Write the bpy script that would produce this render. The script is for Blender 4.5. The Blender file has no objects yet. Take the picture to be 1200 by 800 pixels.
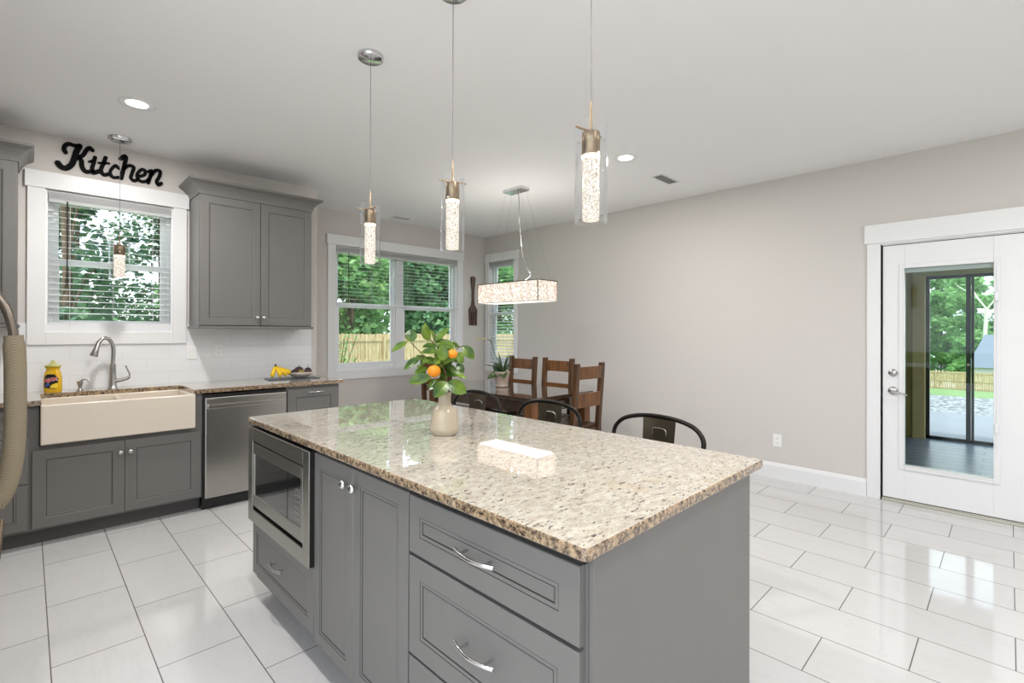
import bpy, math, random
from mathutils import Vector, Matrix, Euler
random.seed(7)
PI = math.pi
S = bpy.context.scene
COL = S.collection

# ------------------------------------------------------------------ camera
cam_d = bpy.data.cameras.new('camera'); cam = bpy.data.objects.new('camera', cam_d); COL.objects.link(cam)
YAW, PITCH, ROLL, CAMZ, FPX, CY = 0.7787, 0.0019, 0.0029, 1.3495, 575.3355, 387.4496
Fv = Vector((math.sin(YAW)*math.cos(PITCH), math.cos(YAW)*math.cos(PITCH), math.sin(PITCH)))
Rv = Vector((math.cos(YAW), -math.sin(YAW), 0)); Uv = Rv.cross(Fv)
R2 = Rv*math.cos(ROLL) + Uv*math.sin(ROLL); U2 = -Rv*math.sin(ROLL) + Uv*math.cos(ROLL)
cam.matrix_world = Matrix(((R2.x, U2.x, -Fv.x, 0), (R2.y, U2.y, -Fv.y, 0), (R2.z, U2.z, -Fv.z, CAMZ), (0, 0, 0, 1)))
cam_d.sensor_width = 36; cam_d.lens = FPX/1200*36; cam_d.shift_y = -(400-CY)/1200
cam_d.clip_start = 0.02; cam_d.clip_end = 500
S.camera = cam

# ------------------------------------------------------------------ world, exposure
w = bpy.data.worlds.new('world'); S.world = w; w.use_nodes = True
nt = w.node_tree; nt.nodes.clear()
wo = nt.nodes.new('ShaderNodeOutputWorld'); wb = nt.nodes.new('ShaderNodeBackground')
wt = nt.nodes.new('ShaderNodeTexCoord'); wn = nt.nodes.new('ShaderNodeTexNoise'); wr = nt.nodes.new('ShaderNodeValToRGB')
wn.inputs['Scale'].default_value = 3.0; wn.inputs['Detail'].default_value = 4
wr.color_ramp.elements[0].position = 0.38; wr.color_ramp.elements[0].color = (0.62, 0.76, 0.98, 1)
wr.color_ramp.elements[1].position = 0.60; wr.color_ramp.elements[1].color = (0.98, 0.98, 1.0, 1)
nt.links.new(wt.outputs['Generated'], wn.inputs['Vector']); nt.links.new(wn.outputs['Fac'], wr.inputs['Fac'])
nt.links.new(wr.outputs['Color'], wb.inputs['Color']); wb.inputs['Strength'].default_value = 1.9
nt.links.new(wb.outputs[0], wo.inputs[0])
S.view_settings.view_transform = 'Standard'; S.view_settings.look = 'None'
S.view_settings.gamma = 1; S.view_settings.use_curve_mapping = False
S.view_settings.exposure = 0.6
CAN_POWER = 17.0
sl_ = bpy.data.lights.new('sun', 'SUN'); sl_.energy = 2.6; sl_.angle = 0.09; sl_.color = (1, 0.97, 0.92)
sun = bpy.data.objects.new('sun', sl_); COL.objects.link(sun); sun.rotation_euler = (math.radians(30), 0, math.radians(-52))

# ------------------------------------------------------------------ room numbers
YS, YW, XR, HC, XE = 4.873, 5.588, 4.9355, 2.7686, 2.06
CT = 0.914      # worktop height

# ------------------------------------------------------------------ materials
MATS = {}
def nm(name):
    m = bpy.data.materials.new(name); m.use_nodes = True; MATS[name] = m
    n = m.node_tree; b = n.nodes['Principled BSDF']
    return m, n, b
def lk(n, a, b): n.links.new(a, b)
def simple(name, col, rough=0.5, metal=0.0, ior=None, coat=0, var=0.0, scale=6, bump=0.0, spec=None):
    m, n, b = nm(name)
    b.inputs['Roughness'].default_value = rough; b.inputs['Metallic'].default_value = metal
    if ior: b.inputs['IOR'].default_value = ior
    if coat: b.inputs['Coat Weight'].default_value = coat; b.inputs['Coat Roughness'].default_value = 0.05
    if spec is not None: b.inputs['Specular IOR Level'].default_value = spec
    tc = n.nodes.new('ShaderNodeTexCoord'); no = n.nodes.new('ShaderNodeTexNoise')
    no.inputs['Scale'].default_value = scale; no.inputs['Detail'].default_value = 5
    lk(n, tc.outputs['Object'], no.inputs['Vector'])
    mx = n.nodes.new('ShaderNodeMix'); mx.data_type = 'RGBA'
    mx.inputs[6].default_value = tuple(c*(1-var) for c in col) + (1,)
    mx.inputs[7].default_value = tuple(min(1, c*(1+var)) for c in col) + (1,)
    lk(n, no.outputs['Fac'], mx.inputs[0]); lk(n, mx.outputs[2], b.inputs['Base Color'])
    if bump:
        bp = n.nodes.new('ShaderNodeBump'); bp.inputs['Strength'].default_value = bump; bp.inputs['Distance'].default_value = 0.002
        lk(n, no.outputs['Fac'], bp.inputs['Height']); lk(n, bp.outputs[0], b.inputs['Normal'])
    return m
def srgb(r, g, b):
    f = lambda c: (c/255/12.92) if c/255 <= 0.04045 else ((c/255+0.055)/1.055)**2.4
    return (f(r), f(g), f(b))

simple('wall_paint', srgb(209, 204, 199), 0.85, var=0.015, scale=2)
simple('ceiling_paint', srgb(240, 239, 239), 0.9, var=0.01, scale=1)
simple('trim_white', srgb(232, 232, 232), 0.35, var=0.01)
simple('vinyl_white', srgb(232, 234, 236), 0.3, var=0.01)
m, n, b = (lambda: (simple('blind_white', srgb(243, 243, 243), 0.4, var=0.01), MATS['blind_white'].node_tree, MATS['blind_white'].node_tree.nodes['Principled BSDF']))()
tr = n.nodes.new('ShaderNodeBsdfTranslucent'); tr.inputs['Color'].default_value = (0.9, 0.92, 0.92, 1); ms = n.nodes.new('ShaderNodeMixShader'); ms.inputs[0].default_value = 0.6
lk(n, b.outputs[0], ms.inputs[1]); lk(n, tr.outputs[0], ms.inputs[2]); lk(n, ms.outputs[0], n.nodes['Material Output'].inputs['Surface'])
simple('cabinet_gray', srgb(112, 110, 107), 0.42, var=0.04, scale=9)
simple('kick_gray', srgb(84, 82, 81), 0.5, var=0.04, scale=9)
simple('glaze_dark', srgb(38, 35, 33), 0.5, var=0.1)
simple('black_gap_shade', srgb(22, 20, 19), 0.8)  # black microwave housing and seam; gap strips paint in the shade
simple('chrome', srgb(215, 215, 218), 0.12, 1.0)
simple('nickel', srgb(160, 140, 114), 0.28, 1.0)
simple('brushed_nickel', srgb(182, 180, 178), 0.22, 1.0)
simple('pull_nickel', srgb(205, 205, 205), 0.22, 1.0)
simple('handle_metal', srgb(150, 140, 130), 0.25, 1.0)
simple('black_plastic', (0.012, 0.012, 0.012), 0.4)
simple('black_metal', srgb(38, 34, 30), 0.35, 0.7, var=0.1)
simple('gunmetal', srgb(82, 74, 60), 0.38, 0.75, var=0.2, scale=5)
simple('letter_black', (0.003, 0.003, 0.003), 0.7, spec=0.12)
simple('fireclay', srgb(222, 211, 196), 0.12, ior=1.5, var=0.015)
simple('vase_ceramic', srgb(184, 170, 148), 0.18, ior=1.5, var=0.04, scale=14)
simple('orange_peel', srgb(226, 136, 10), 0.45, var=0.06, scale=60, bump=0.4)
simple('banana_peel', srgb(232, 192, 28), 0.45, var=0.18, scale=25)
simple('banana_tip', srgb(60, 48, 24), 0.7)
simple('passion_fruit', srgb(52, 28, 32), 0.4, var=0.3, scale=20)
simple('pear_green', srgb(142, 122, 55), 0.45, var=0.2, scale=20)
simple('bowl_ceramic', srgb(212, 200, 192), 0.3, var=0.05)
simple('duct_gray', srgb(120, 120, 120), 0.6)
simple('slate', srgb(70, 74, 82), 0.35, var=0.1)
simple('plate_white', srgb(238, 238, 236), 0.3)
simple('soap_yellow', srgb(222, 176, 22), 0.15, coat=0.5)
simple('soap_cap', srgb(186, 184, 116), 0.3)
simple('label_black', srgb(24, 24, 34), 0.3)
simple('label_red', srgb(222, 30, 50), 0.4)
simple('label_yellow', srgb(244, 214, 60), 0.4)
simple('label_blue', srgb(70, 90, 160), 0.4)
simple('stem_green', srgb(70, 96, 48), 0.6, var=0.1)
simple('stem_brown', srgb(96, 74, 46), 0.7, var=0.1)
simple('terracotta_pot', srgb(208, 188, 172), 0.55, var=0.06)
simple('soil', srgb(60, 48, 38), 0.9, var=0.3, scale=40)
simple('orchid_bud', srgb(196, 182, 110), 0.5)
simple('threshold', srgb(186, 184, 172), 0.35, 0.6)
simple('seal_black', srgb(18, 18, 18), 0.6)
simple('fridge_steel', srgb(170, 170, 168), 0.3, 1.0)
simple('porch_post', srgb(196, 174, 124), 0.7, var=0.15, scale=12)
simple('porch_wall', srgb(158, 140, 84), 0.8, var=0.15, scale=8)
simple('porch_beam', srgb(176, 168, 120), 0.7, var=0.05)
simple('screen_black', srgb(16, 20, 18), 0.5)
simple('concrete', srgb(126, 130, 138), 0.8, var=0.12, scale=1.5)
simple('shed_roof', srgb(112, 122, 138), 0.8, var=0.1, scale=3)
simple('shed_wall', srgb(214, 216, 214), 0.7, var=0.03)
simple('grill_black', srgb(20, 22, 20), 0.4)
simple('bark', srgb(98, 82, 66), 0.9, var=0.3, scale=10)
simple('pale_bark', srgb(205, 206, 190), 0.8, var=0.15, scale=6)
simple('cord_white', srgb(212, 212, 212), 0.4)
simple('cord_clear', srgb(96, 96, 98), 0.35)
simple('crystal_frame', srgb(190, 180, 170), 0.2, 1.0)

def leafmat(name, c1, c2, trans=0.25, rough=0.5, scale=3.0):
    m, n, b = nm(name)
    tc = n.nodes.new('ShaderNodeTexCoord'); no = n.nodes.new('ShaderNodeTexNoise'); no.inputs['Scale'].default_value = scale
    oi = n.nodes.new('ShaderNodeObjectInfo'); ad = n.nodes.new('ShaderNodeMath'); ad.operation = 'MULTIPLY_ADD'
    ad.inputs[1].default_value = 0.35; rr = n.nodes.new('ShaderNodeValToRGB')
    rr.color_ramp.elements[0].position = 0.4; rr.color_ramp.elements[0].color = c1 + (1,)
    rr.color_ramp.elements[1].position = 0.85; rr.color_ramp.elements[1].color = c2 + (1,)
    lk(n, tc.outputs['Object'], no.inputs['Vector']); lk(n, oi.outputs['Random'], ad.inputs[0]); lk(n, no.outputs['Fac'], ad.inputs[2])
    lk(n, ad.outputs[0], rr.inputs['Fac']); lk(n, rr.outputs[0], b.inputs['Base Color'])
    b.inputs['Roughness'].default_value = rough
    tr = n.nodes.new('ShaderNodeBsdfTranslucent'); ms = n.nodes.new('ShaderNodeMixShader'); ms.inputs[0].default_value = trans
    lk(n, rr.outputs[0], tr.inputs['Color']); lk(n, b.outputs[0], ms.inputs[1]); lk(n, tr.outputs[0], ms.inputs[2])
    lk(n, ms.outputs[0], n.nodes['Material Output'].inputs['Surface'])
    return m
leafmat('tree_leaves', srgb(96, 158, 104), srgb(170, 210, 136), 0.4)
leafmat('dark_leaves', srgb(76, 132, 96), srgb(136, 178, 124), 0.35)
leafmat('sink_tree_leaves', srgb(44, 84, 66), srgb(104, 146, 92), 0.25)  # darker green of the trees outside the sink window
leafmat('citrus_leaf', srgb(44, 78, 20), srgb(132, 160, 52), 0.2, 0.28, 14)
leafmat('orchid_leaf', srgb(34, 62, 34), srgb(84, 104, 48), 0.1, 0.3, 8)
leafmat('grass_blades', srgb(98, 150, 62), srgb(140, 180, 90), 0.0, 0.8, 1.2)

def glassmat(name, tint=(1, 1, 1), ior=1.5, boost=1.0):
    m = bpy.data.materials.new(name); m.use_nodes = True; MATS[name] = m
    n = m.node_tree; n.nodes.clear(); o = n.nodes.new('ShaderNodeOutputMaterial')
    t = n.nodes.new('ShaderNodeBsdfTransparent'); g = n.nodes.new('ShaderNodeBsdfGlossy'); f = n.nodes.new('ShaderNodeLayerWeight'); f.inputs['Blend'].default_value = 0.5
    pw = n.nodes.new('ShaderNodeMath'); pw.operation = 'POWER'; pw.inputs[1].default_value = 5.0; lk(n, f.outputs['Facing'], pw.inputs[0])
    ma = n.nodes.new('ShaderNodeMath'); ma.operation = 'MULTIPLY_ADD'; ma.inputs[1].default_value = 0.90; ma.inputs[2].default_value = 0.035; lk(n, pw.outputs[0], ma.inputs[0])
    t.inputs[0].default_value = tint + (1,); g.inputs['Roughness'].default_value = 0.0; g.inputs['Color'].default_value = (0.95, 0.97, 1, 1)
    mm = n.nodes.new('ShaderNodeMath'); mm.operation = 'MULTIPLY'; mm.inputs[1].default_value = boost; mm.use_clamp = True
    ms = n.nodes.new('ShaderNodeMixShader'); lk(n, ma.outputs[0], mm.inputs[0]); lk(n, mm.outputs[0], ms.inputs[0])
    lk(n, t.outputs[0], ms.inputs[1]); lk(n, g.outputs[0], ms.inputs[2]); lk(n, ms.outputs[0], o.inputs[0])
    return m
glassmat('window_glass', (0.97, 0.99, 0.98), 1.5, 0.5)
glassmat('door_glass', (0.94, 0.97, 0.955), 1.5, 0.22)
glassmat('clear_glass', (0.985, 0.985, 0.985), 1.5, 1.0)

def emis(name, col, strength):
    m = bpy.data.materials.new(name); m.use_nodes = True; MATS[name] = m
    n = m.node_tree; n.nodes.clear(); o = n.nodes.new('ShaderNodeOutputMaterial'); e = n.nodes.new('ShaderNodeEmission')
    e.inputs[0].default_value = col + (1,); e.inputs[1].default_value = strength; lk(n, e.outputs[0], o.inputs[0]); return m
emis('lamp_disc', (1, 0.97, 0.92), 9.0)

def crystal(name, base, dark, strength, scale, stretch=(1, 1, 1), lo=0.05, hi=0.16):
    # lit bubble glass: bright body with small dim bubbles
    m = bpy.data.materials.new(name); m.use_nodes = True; MATS[name] = m
    n = m.node_tree; n.nodes.clear(); o = n.nodes.new('ShaderNodeOutputMaterial'); e = n.nodes.new('ShaderNodeEmission')
    tc = n.nodes.new('ShaderNodeTexCoord'); mp = n.nodes.new('ShaderNodeMapping'); mp.inputs['Scale'].default_value = stretch
    v = n.nodes.new('ShaderNodeTexVoronoi'); v.feature = 'DISTANCE_TO_EDGE'; v.inputs['Scale'].default_value = scale
    r = n.nodes.new('ShaderNodeValToRGB'); r.color_ramp.elements[0].position = lo; r.color_ramp.elements[0].color = dark + (1,)
    r.color_ramp.elements[1].position = hi; r.color_ramp.elements[1].color = base + (1,)
    e.inputs[1].default_value = strength
    lk(n, tc.outputs['Object'], mp.inputs[0]); lk(n, mp.outputs[0], v.inputs['Vector']); lk(n, v.outputs['Distance'], r.inputs[0])
    lk(n, r.outputs[0], e.inputs[0])
    g = n.nodes.new('ShaderNodeBsdfGlossy'); g.inputs['Roughness'].default_value = 0.05
    ms = n.nodes.new('ShaderNodeMixShader'); ms.inputs[0].default_value = 0.06
    lk(n, e.outputs[0], ms.inputs[1]); lk(n, g.outputs[0], ms.inputs[2]); lk(n, ms.outputs[0], o.inputs[0])
    return m
crystal('bubble_crystal', (1.0, 0.93, 0.82), (0.42, 0.32, 0.22), 0.86, 120, (1, 1, 0.6), 0.01, 0.13)
emis('bulb_ring', (1, 0.88, 0.68), 1.6)
crystal('chandelier_crystal', (1.0, 0.91, 0.81), (0.46, 0.34, 0.25), 1.0, 60, (1, 1, 0.35), 0.02, 0.22)
emis('chandelier_core', (1, 0.93, 0.82), 0.9)

# polished granite
def granite():
    m, n, b = nm('granite')
    b.inputs['Roughness'].default_value = 0.03; b.inputs['IOR'].default_value = 1.6; b.inputs['Coat Weight'].default_value = 0.6
    b.inputs['Coat Roughness'].default_value = 0.02
    tc = n.nodes.new('ShaderNodeTexCoord')
    def noise(scale, det, rough=0.6, st=(1, 1, 1), dist=0.0, rz=0.5):
        mp = n.nodes.new('ShaderNodeMapping'); mp.inputs['Scale'].default_value = st; mp.inputs['Rotation'].default_value = (0, 0, rz)
        no = n.nodes.new('ShaderNodeTexNoise'); no.inputs['Scale'].default_value = scale; no.inputs['Detail'].default_value = det
        no.inputs['Roughness'].default_value = rough; no.inputs['Distortion'].default_value = dist
        lk(n, tc.outputs['Object'], mp.inputs[0]); lk(n, mp.outputs[0], no.inputs['Vector']); return no.outputs['Fac']
    def ramp(fac, p0, c0, p1, c1):
        r = n.nodes.new('ShaderNodeValToRGB'); r.color_ramp.elements[0].position = p0; r.color_ramp.elements[0].color = c0 + (1,)
        r.color_ramp.elements[1].position = p1; r.color_ramp.elements[1].color = c1 + (1,); lk(n, fac, r.inputs[0]); return r.outputs[0]
    def mix(f, a, bcol):
        x = n.nodes.new('ShaderNodeMix'); x.data_type = 'RGBA'; lk(n, f, x.inputs[0])
        if isinstance(a, tuple): x.inputs[6].default_value = a + (1,)
        else: lk(n, a, x.inputs[6])
        if isinstance(bcol, tuple): x.inputs[7].default_value = bcol + (1,)
        else: lk(n, bcol, x.inputs[7])
        return x.outputs[2]
    K, W = (0, 0, 0), (1, 1, 1)
    base = ramp(noise(26, 8, 0.75, (1, 1.6, 1)), 0.38, srgb(176, 166, 150), 0.60, srgb(202, 196, 183))
    gold = ramp(noise(3.2, 6, 0.65), 0.56, K, 0.76, (0.4, 0.4, 0.4))
    c = mix(gold, base, srgb(196, 168, 118))
    flow = ramp(noise(48, 7, 0.8, (0.6, 1.6, 1)), 0.50, K, 0.66, (0.6, 0.6, 0.6))
    c = mix(flow, c, srgb(148, 138, 126))
    fine = ramp(noise(120, 4, 0.7, (0.7, 1.4, 1)), 0.56, K, 0.66, (0.75, 0.75, 0.75))
    c = mix(fine, c, srgb(110, 100, 91))
    cl = ramp(noise(6.5, 4, 0.6), 0.36, K, 0.52, W)
    sp = ramp(noise(66, 3, 0.6, (0.55, 1.5, 1), 0.4), 0.60, K, 0.635, W)
    mu = n.nodes.new('ShaderNodeMix'); mu.data_type = 'RGBA'; mu.blend_type = 'MULTIPLY'; mu.inputs[0].default_value = 1
    lk(n, cl, mu.inputs[6]); lk(n, sp, mu.inputs[7])
    c = mix(mu.outputs[2], c, srgb(46, 40, 42))
    # faces not pointing up get a darker flecked mix
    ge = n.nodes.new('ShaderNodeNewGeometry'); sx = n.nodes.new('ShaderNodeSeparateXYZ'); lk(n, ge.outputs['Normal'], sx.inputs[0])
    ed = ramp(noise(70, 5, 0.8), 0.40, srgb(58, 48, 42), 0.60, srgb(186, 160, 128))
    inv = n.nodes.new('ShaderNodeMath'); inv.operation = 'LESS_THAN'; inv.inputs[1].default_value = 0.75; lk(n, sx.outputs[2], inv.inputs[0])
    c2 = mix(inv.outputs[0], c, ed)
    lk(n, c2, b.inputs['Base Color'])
granite()

# glossy marble-look floor tile in running bond
def tilefloor(name, origin, bw, rh, offs, c1, c2, mortar, msz, rough, vein=0.5, swap=True):
    m, n, b = nm(name)
    b.inputs['Roughness'].default_value = rough; b.inputs['IOR'].default_value = 1.5
    ge = n.nodes.new('ShaderNodeNewGeometry'); sx = n.nodes.new('ShaderNodeSeparateXYZ'); lk(n, ge.outputs['Position'], sx.inputs[0])
    cx = n.nodes.new('ShaderNodeCombineXYZ')
    def sub(o, v):
        a = n.nodes.new('ShaderNodeMath'); a.operation = 'SUBTRACT'; a.inputs[1].default_value = v; lk(n, o, a.inputs[0]); return a.outputs[0]
    u, v = (('Y', 'X') if swap else swap_axes(name))
    lk(n, sub(sx.outputs[u], origin[0]), cx.inputs[0]); lk(n, sub(sx.outputs[v], origin[1]), cx.inputs[1])
    br = n.nodes.new('ShaderNodeTexBrick'); br.offset = offs; br.offset_frequency = 2; br.squash = 1
    br.inputs['Scale'].default_value = 1; br.inputs['Mortar Size'].default_value = msz; br.inputs['Mortar Smooth'].default_value = 0.1
    br.inputs['Brick Width'].default_value = bw; br.inputs['Row Height'].default_value = rh; br.inputs['Bias'].default_value = 0
    br.inputs['Color1'].default_value = c1 + (1,); br.inputs['Color2'].default_value = c2 + (1,); br.inputs['Mortar'].default_value = mortar + (1,)
    lk(n, cx.outputs[0], br.inputs['Vector'])
    no = n.nodes.new('ShaderNodeTexNoise'); no.inputs['Scale'].default_value = 2.2; no.inputs['Detail'].default_value = 8
    no.inputs['Roughness'].default_value = 0.62; no.inputs['Distortion'].default_value = 1.2
    mp = n.nodes.new('ShaderNodeMapping'); mp.inputs['Scale'].default_value = (1.7, 0.8, 1); lk(n, ge.outputs['Position'], mp.inputs[0]); lk(n, mp.outputs[0], no.inputs['Vector'])
    rp = n.nodes.new('ShaderNodeValToRGB'); e = rp.color_ramp.elements
    e[0].position = 0.47; e[0].color = (0, 0, 0, 1); e[1].position = 0.5; e[1].color = (vein, vein, vein, 1)
    x = rp.color_ramp.elements.new(0.53); x.color = (0, 0, 0, 1)
    lk(n, no.outputs['Fac'], rp.inputs[0])
    mx = n.nodes.new('ShaderNodeMix'); mx.data_type = 'RGBA'; lk(n, rp.outputs[0], mx.inputs[0]); lk(n, br.outputs['Color'], mx.inputs[6]); mx.inputs[7].default_value = tuple(c*0.72 for c in c1) + (1,)
    lk(n, mx.outputs[2], b.inputs['Base Color'])
    bp = n.nodes.new('ShaderNodeBump'); bp.inputs['Strength'].default_value = 0.4; bp.inputs['Distance'].default_value = 0.001; bp.invert = True
    lk(n, br.outputs['Fac'], bp.inputs['Height']); lk(n, bp.outputs[0], b.inputs['Normal'])
def swap_axes(name): return ('X', 'Z')
tilefloor('floor_tile', (0.583, 0.07), 0.602, 0.305, 0.5, srgb(206, 205, 204), srgb(202, 201, 201), srgb(104, 100, 97), 0.0022, 0.07, 0.14)
tilefloor('subway_tile', (0.07, 0.914), 0.305, 0.102, 0.5, srgb(232, 233, 235), srgb(230, 232, 234), srgb(218, 219, 220), 0.0015, 0.06, 0.0, swap=False)
tilefloor('porch_tile', (0.2, 5.1), 1.2, 0.2, 0.33, srgb(98, 112, 134), srgb(80, 96, 120), srgb(30, 34, 42), 0.010, 0.30, 0.1)  # blue in the tile colour stands in for reflected sky

def steel():
    m, n, b = nm('stainless')
    b.inputs['Metallic'].default_value = 1; b.inputs['Roughness'].default_value = 0.24; b.inputs['Anisotropic'].default_value = 0.6
    tc = n.nodes.new('ShaderNodeTexCoord'); mp = n.nodes.new('ShaderNodeMapping'); mp.inputs['Scale'].default_value = (1.5, 1.5, 220)
    no = n.nodes.new('ShaderNodeTexNoise'); no.inputs['Scale'].default_value = 3; lk(n, tc.outputs['Object'], mp.inputs[0]); lk(n, mp.outputs[0], no.inputs['Vector'])
    r = n.nodes.new('ShaderNodeValToRGB'); r.color_ramp.elements[0].color = srgb(176, 172, 166) + (1,); r.color_ramp.elements[1].color = srgb(206, 203, 198) + (1,)
    lk(n, no.outputs['Fac'], r.inputs[0]); lk(n, r.outputs[0], b.inputs['Base Color'])
steel()
simple('dark_window', (0.006, 0.008, 0.008), 0.05, coat=1.0)
simple('slate_steel', srgb(172, 171, 164), 0.30, 1.0)

def wood(name, dark, light, rough=0.35, scale=1.0):
    m, n, b = nm(name); b.inputs['Roughness'].default_value = rough
    tc = n.nodes.new('ShaderNodeTexCoord'); mp = n.nodes.new('ShaderNodeMapping'); mp.inputs['Scale'].default_value = (14*scale, 14*scale, 1.6*scale)
    no = n.nodes.new('ShaderNodeTexNoise'); no.inputs['Scale'].default_value = 2.2; no.inputs['Detail'].default_value = 8; no.inputs['Roughness'].default_value = 0.65
    r = n.nodes.new('ShaderNodeValToRGB'); r.color_ramp.elements[0].position = 0.35; r.color_ramp.elements[0].color = dark + (1,); r.color_ramp.elements[1].position = 0.68; r.color_ramp.elements[1].color = light + (1,)
    lk(n, tc.outputs['Object'], mp.inputs[0]); lk(n, mp.outputs[0], no.inputs['Vector']); lk(n, no.outputs['Fac'], r.inputs[0]); lk(n, r.outputs[0], b.inputs['Base Color'])
wood('chair_wood', srgb(46, 30, 18), srgb(106, 72, 42))
wood('chair_rail_wood', srgb(80, 50, 26), srgb(136, 88, 46))
wood('table_wood', srgb(44, 34, 28), srgb(76, 58, 46), 0.06, 0.7)
MATS['table_wood'].node_tree.nodes['Principled BSDF'].inputs['Coat Weight'].default_value = 1.0
wood('carved_wood', srgb(56, 34, 26), srgb(104, 68, 52), 0.45, 2)
wood('fence_wood', srgb(150, 128, 94), srgb(206, 190, 152), 0.8, 0.5)

def knit():
    m, n, b = nm('knit_fabric'); b.inputs['Roughness'].default_value = 0.95
    tc = n.nodes.new('ShaderNodeTexCoord'); sx = n.nodes.new('ShaderNodeSeparateXYZ'); lk(n, tc.outputs['Object'], sx.inputs[0])
    # chevron rows
    a = n.nodes.new('ShaderNodeMath'); a.operation = 'PINGPONG'; a.inputs[1].default_value = 0.012; lk(n, sx.outputs[1], a.inputs[0])
    a2 = n.nodes.new('ShaderNodeMath'); a2.operation = 'MULTIPLY'; a2.inputs[1].default_value = 1.5; lk(n, a.outputs[0], a2.inputs[0]); s = n.nodes.new('ShaderNodeMath'); s.operation = 'ADD'; lk(n, a2.outputs[0], s.inputs[0]); lk(n, sx.outputs[2], s.inputs[1])
    q = n.nodes.new('ShaderNodeMath'); q.operation = 'MULTIPLY'; q.inputs[1].default_value = 1150; lk(n, s.outputs[0], q.inputs[0])
    si = n.nodes.new('ShaderNodeMath'); si.operation = 'SINE'; lk(n, q.outputs[0], si.inputs[0])
    r = n.nodes.new('ShaderNodeValToRGB'); r.color_ramp.elements[0].color = srgb(104, 94, 76) + (1,); r.color_ramp.elements[1].color = srgb(178, 165, 140) + (1,)
    mr = n.nodes.new('ShaderNodeMapRange'); mr.inputs[1].default_value = -1; lk(n, si.outputs[0], mr.inputs[0]); lk(n, mr.outputs[0], r.inputs[0]); lk(n, r.outputs[0], b.inputs['Base Color'])
    bp = n.nodes.new('ShaderNodeBump'); bp.inputs['Strength'].default_value = 0.6; bp.inputs['Distance'].default_value = 0.003
    lk(n, mr.outputs[0], bp.inputs['Height']); lk(n, bp.outputs[0], b.inputs['Normal'])
knit()
def groundmat():
    m, n, b = nm('grass_ground'); b.inputs['Roughness'].default_value = 0.95
    tc = n.nodes.new('ShaderNodeTexCoord'); no = n.nodes.new('ShaderNodeTexNoise'); no.inputs['Scale'].default_value = 0.8; no.inputs['Detail'].default_value = 8
    r = n.nodes.new('ShaderNodeValToRGB'); r.color_ramp.elements[0].color = srgb(78, 116, 58) + (1,); r.color_ramp.elements[1].color = srgb(126, 152, 90) + (1,)
    lk(n, tc.outputs['Object'], no.inputs['Vector']); lk(n, no.outputs['Fac'], r.inputs[0]); lk(n, r.outputs[0], b.inputs['Base Color'])
    m, n, b = nm('gravel'); b.inputs['Roughness'].default_value = 0.9
    tc = n.nodes.new('ShaderNodeTexCoord'); no = n.nodes.new('ShaderNodeTexVoronoi'); no.inputs['Scale'].default_value = 11
    r = n.nodes.new('ShaderNodeValToRGB'); r.color_ramp.elements[0].color = srgb(188, 190, 194) + (1,); r.color_ramp.elements[1].color = srgb(92, 94, 100) + (1,); r.color_ramp.elements[1].position = 0.7
    lk(n, tc.outputs['Object'], no.inputs['Vector']); lk(n, no.outputs['Distance'], r.inputs[0]); lk(n, r.outputs[0], b.inputs['Base Color'])
groundmat()

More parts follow.
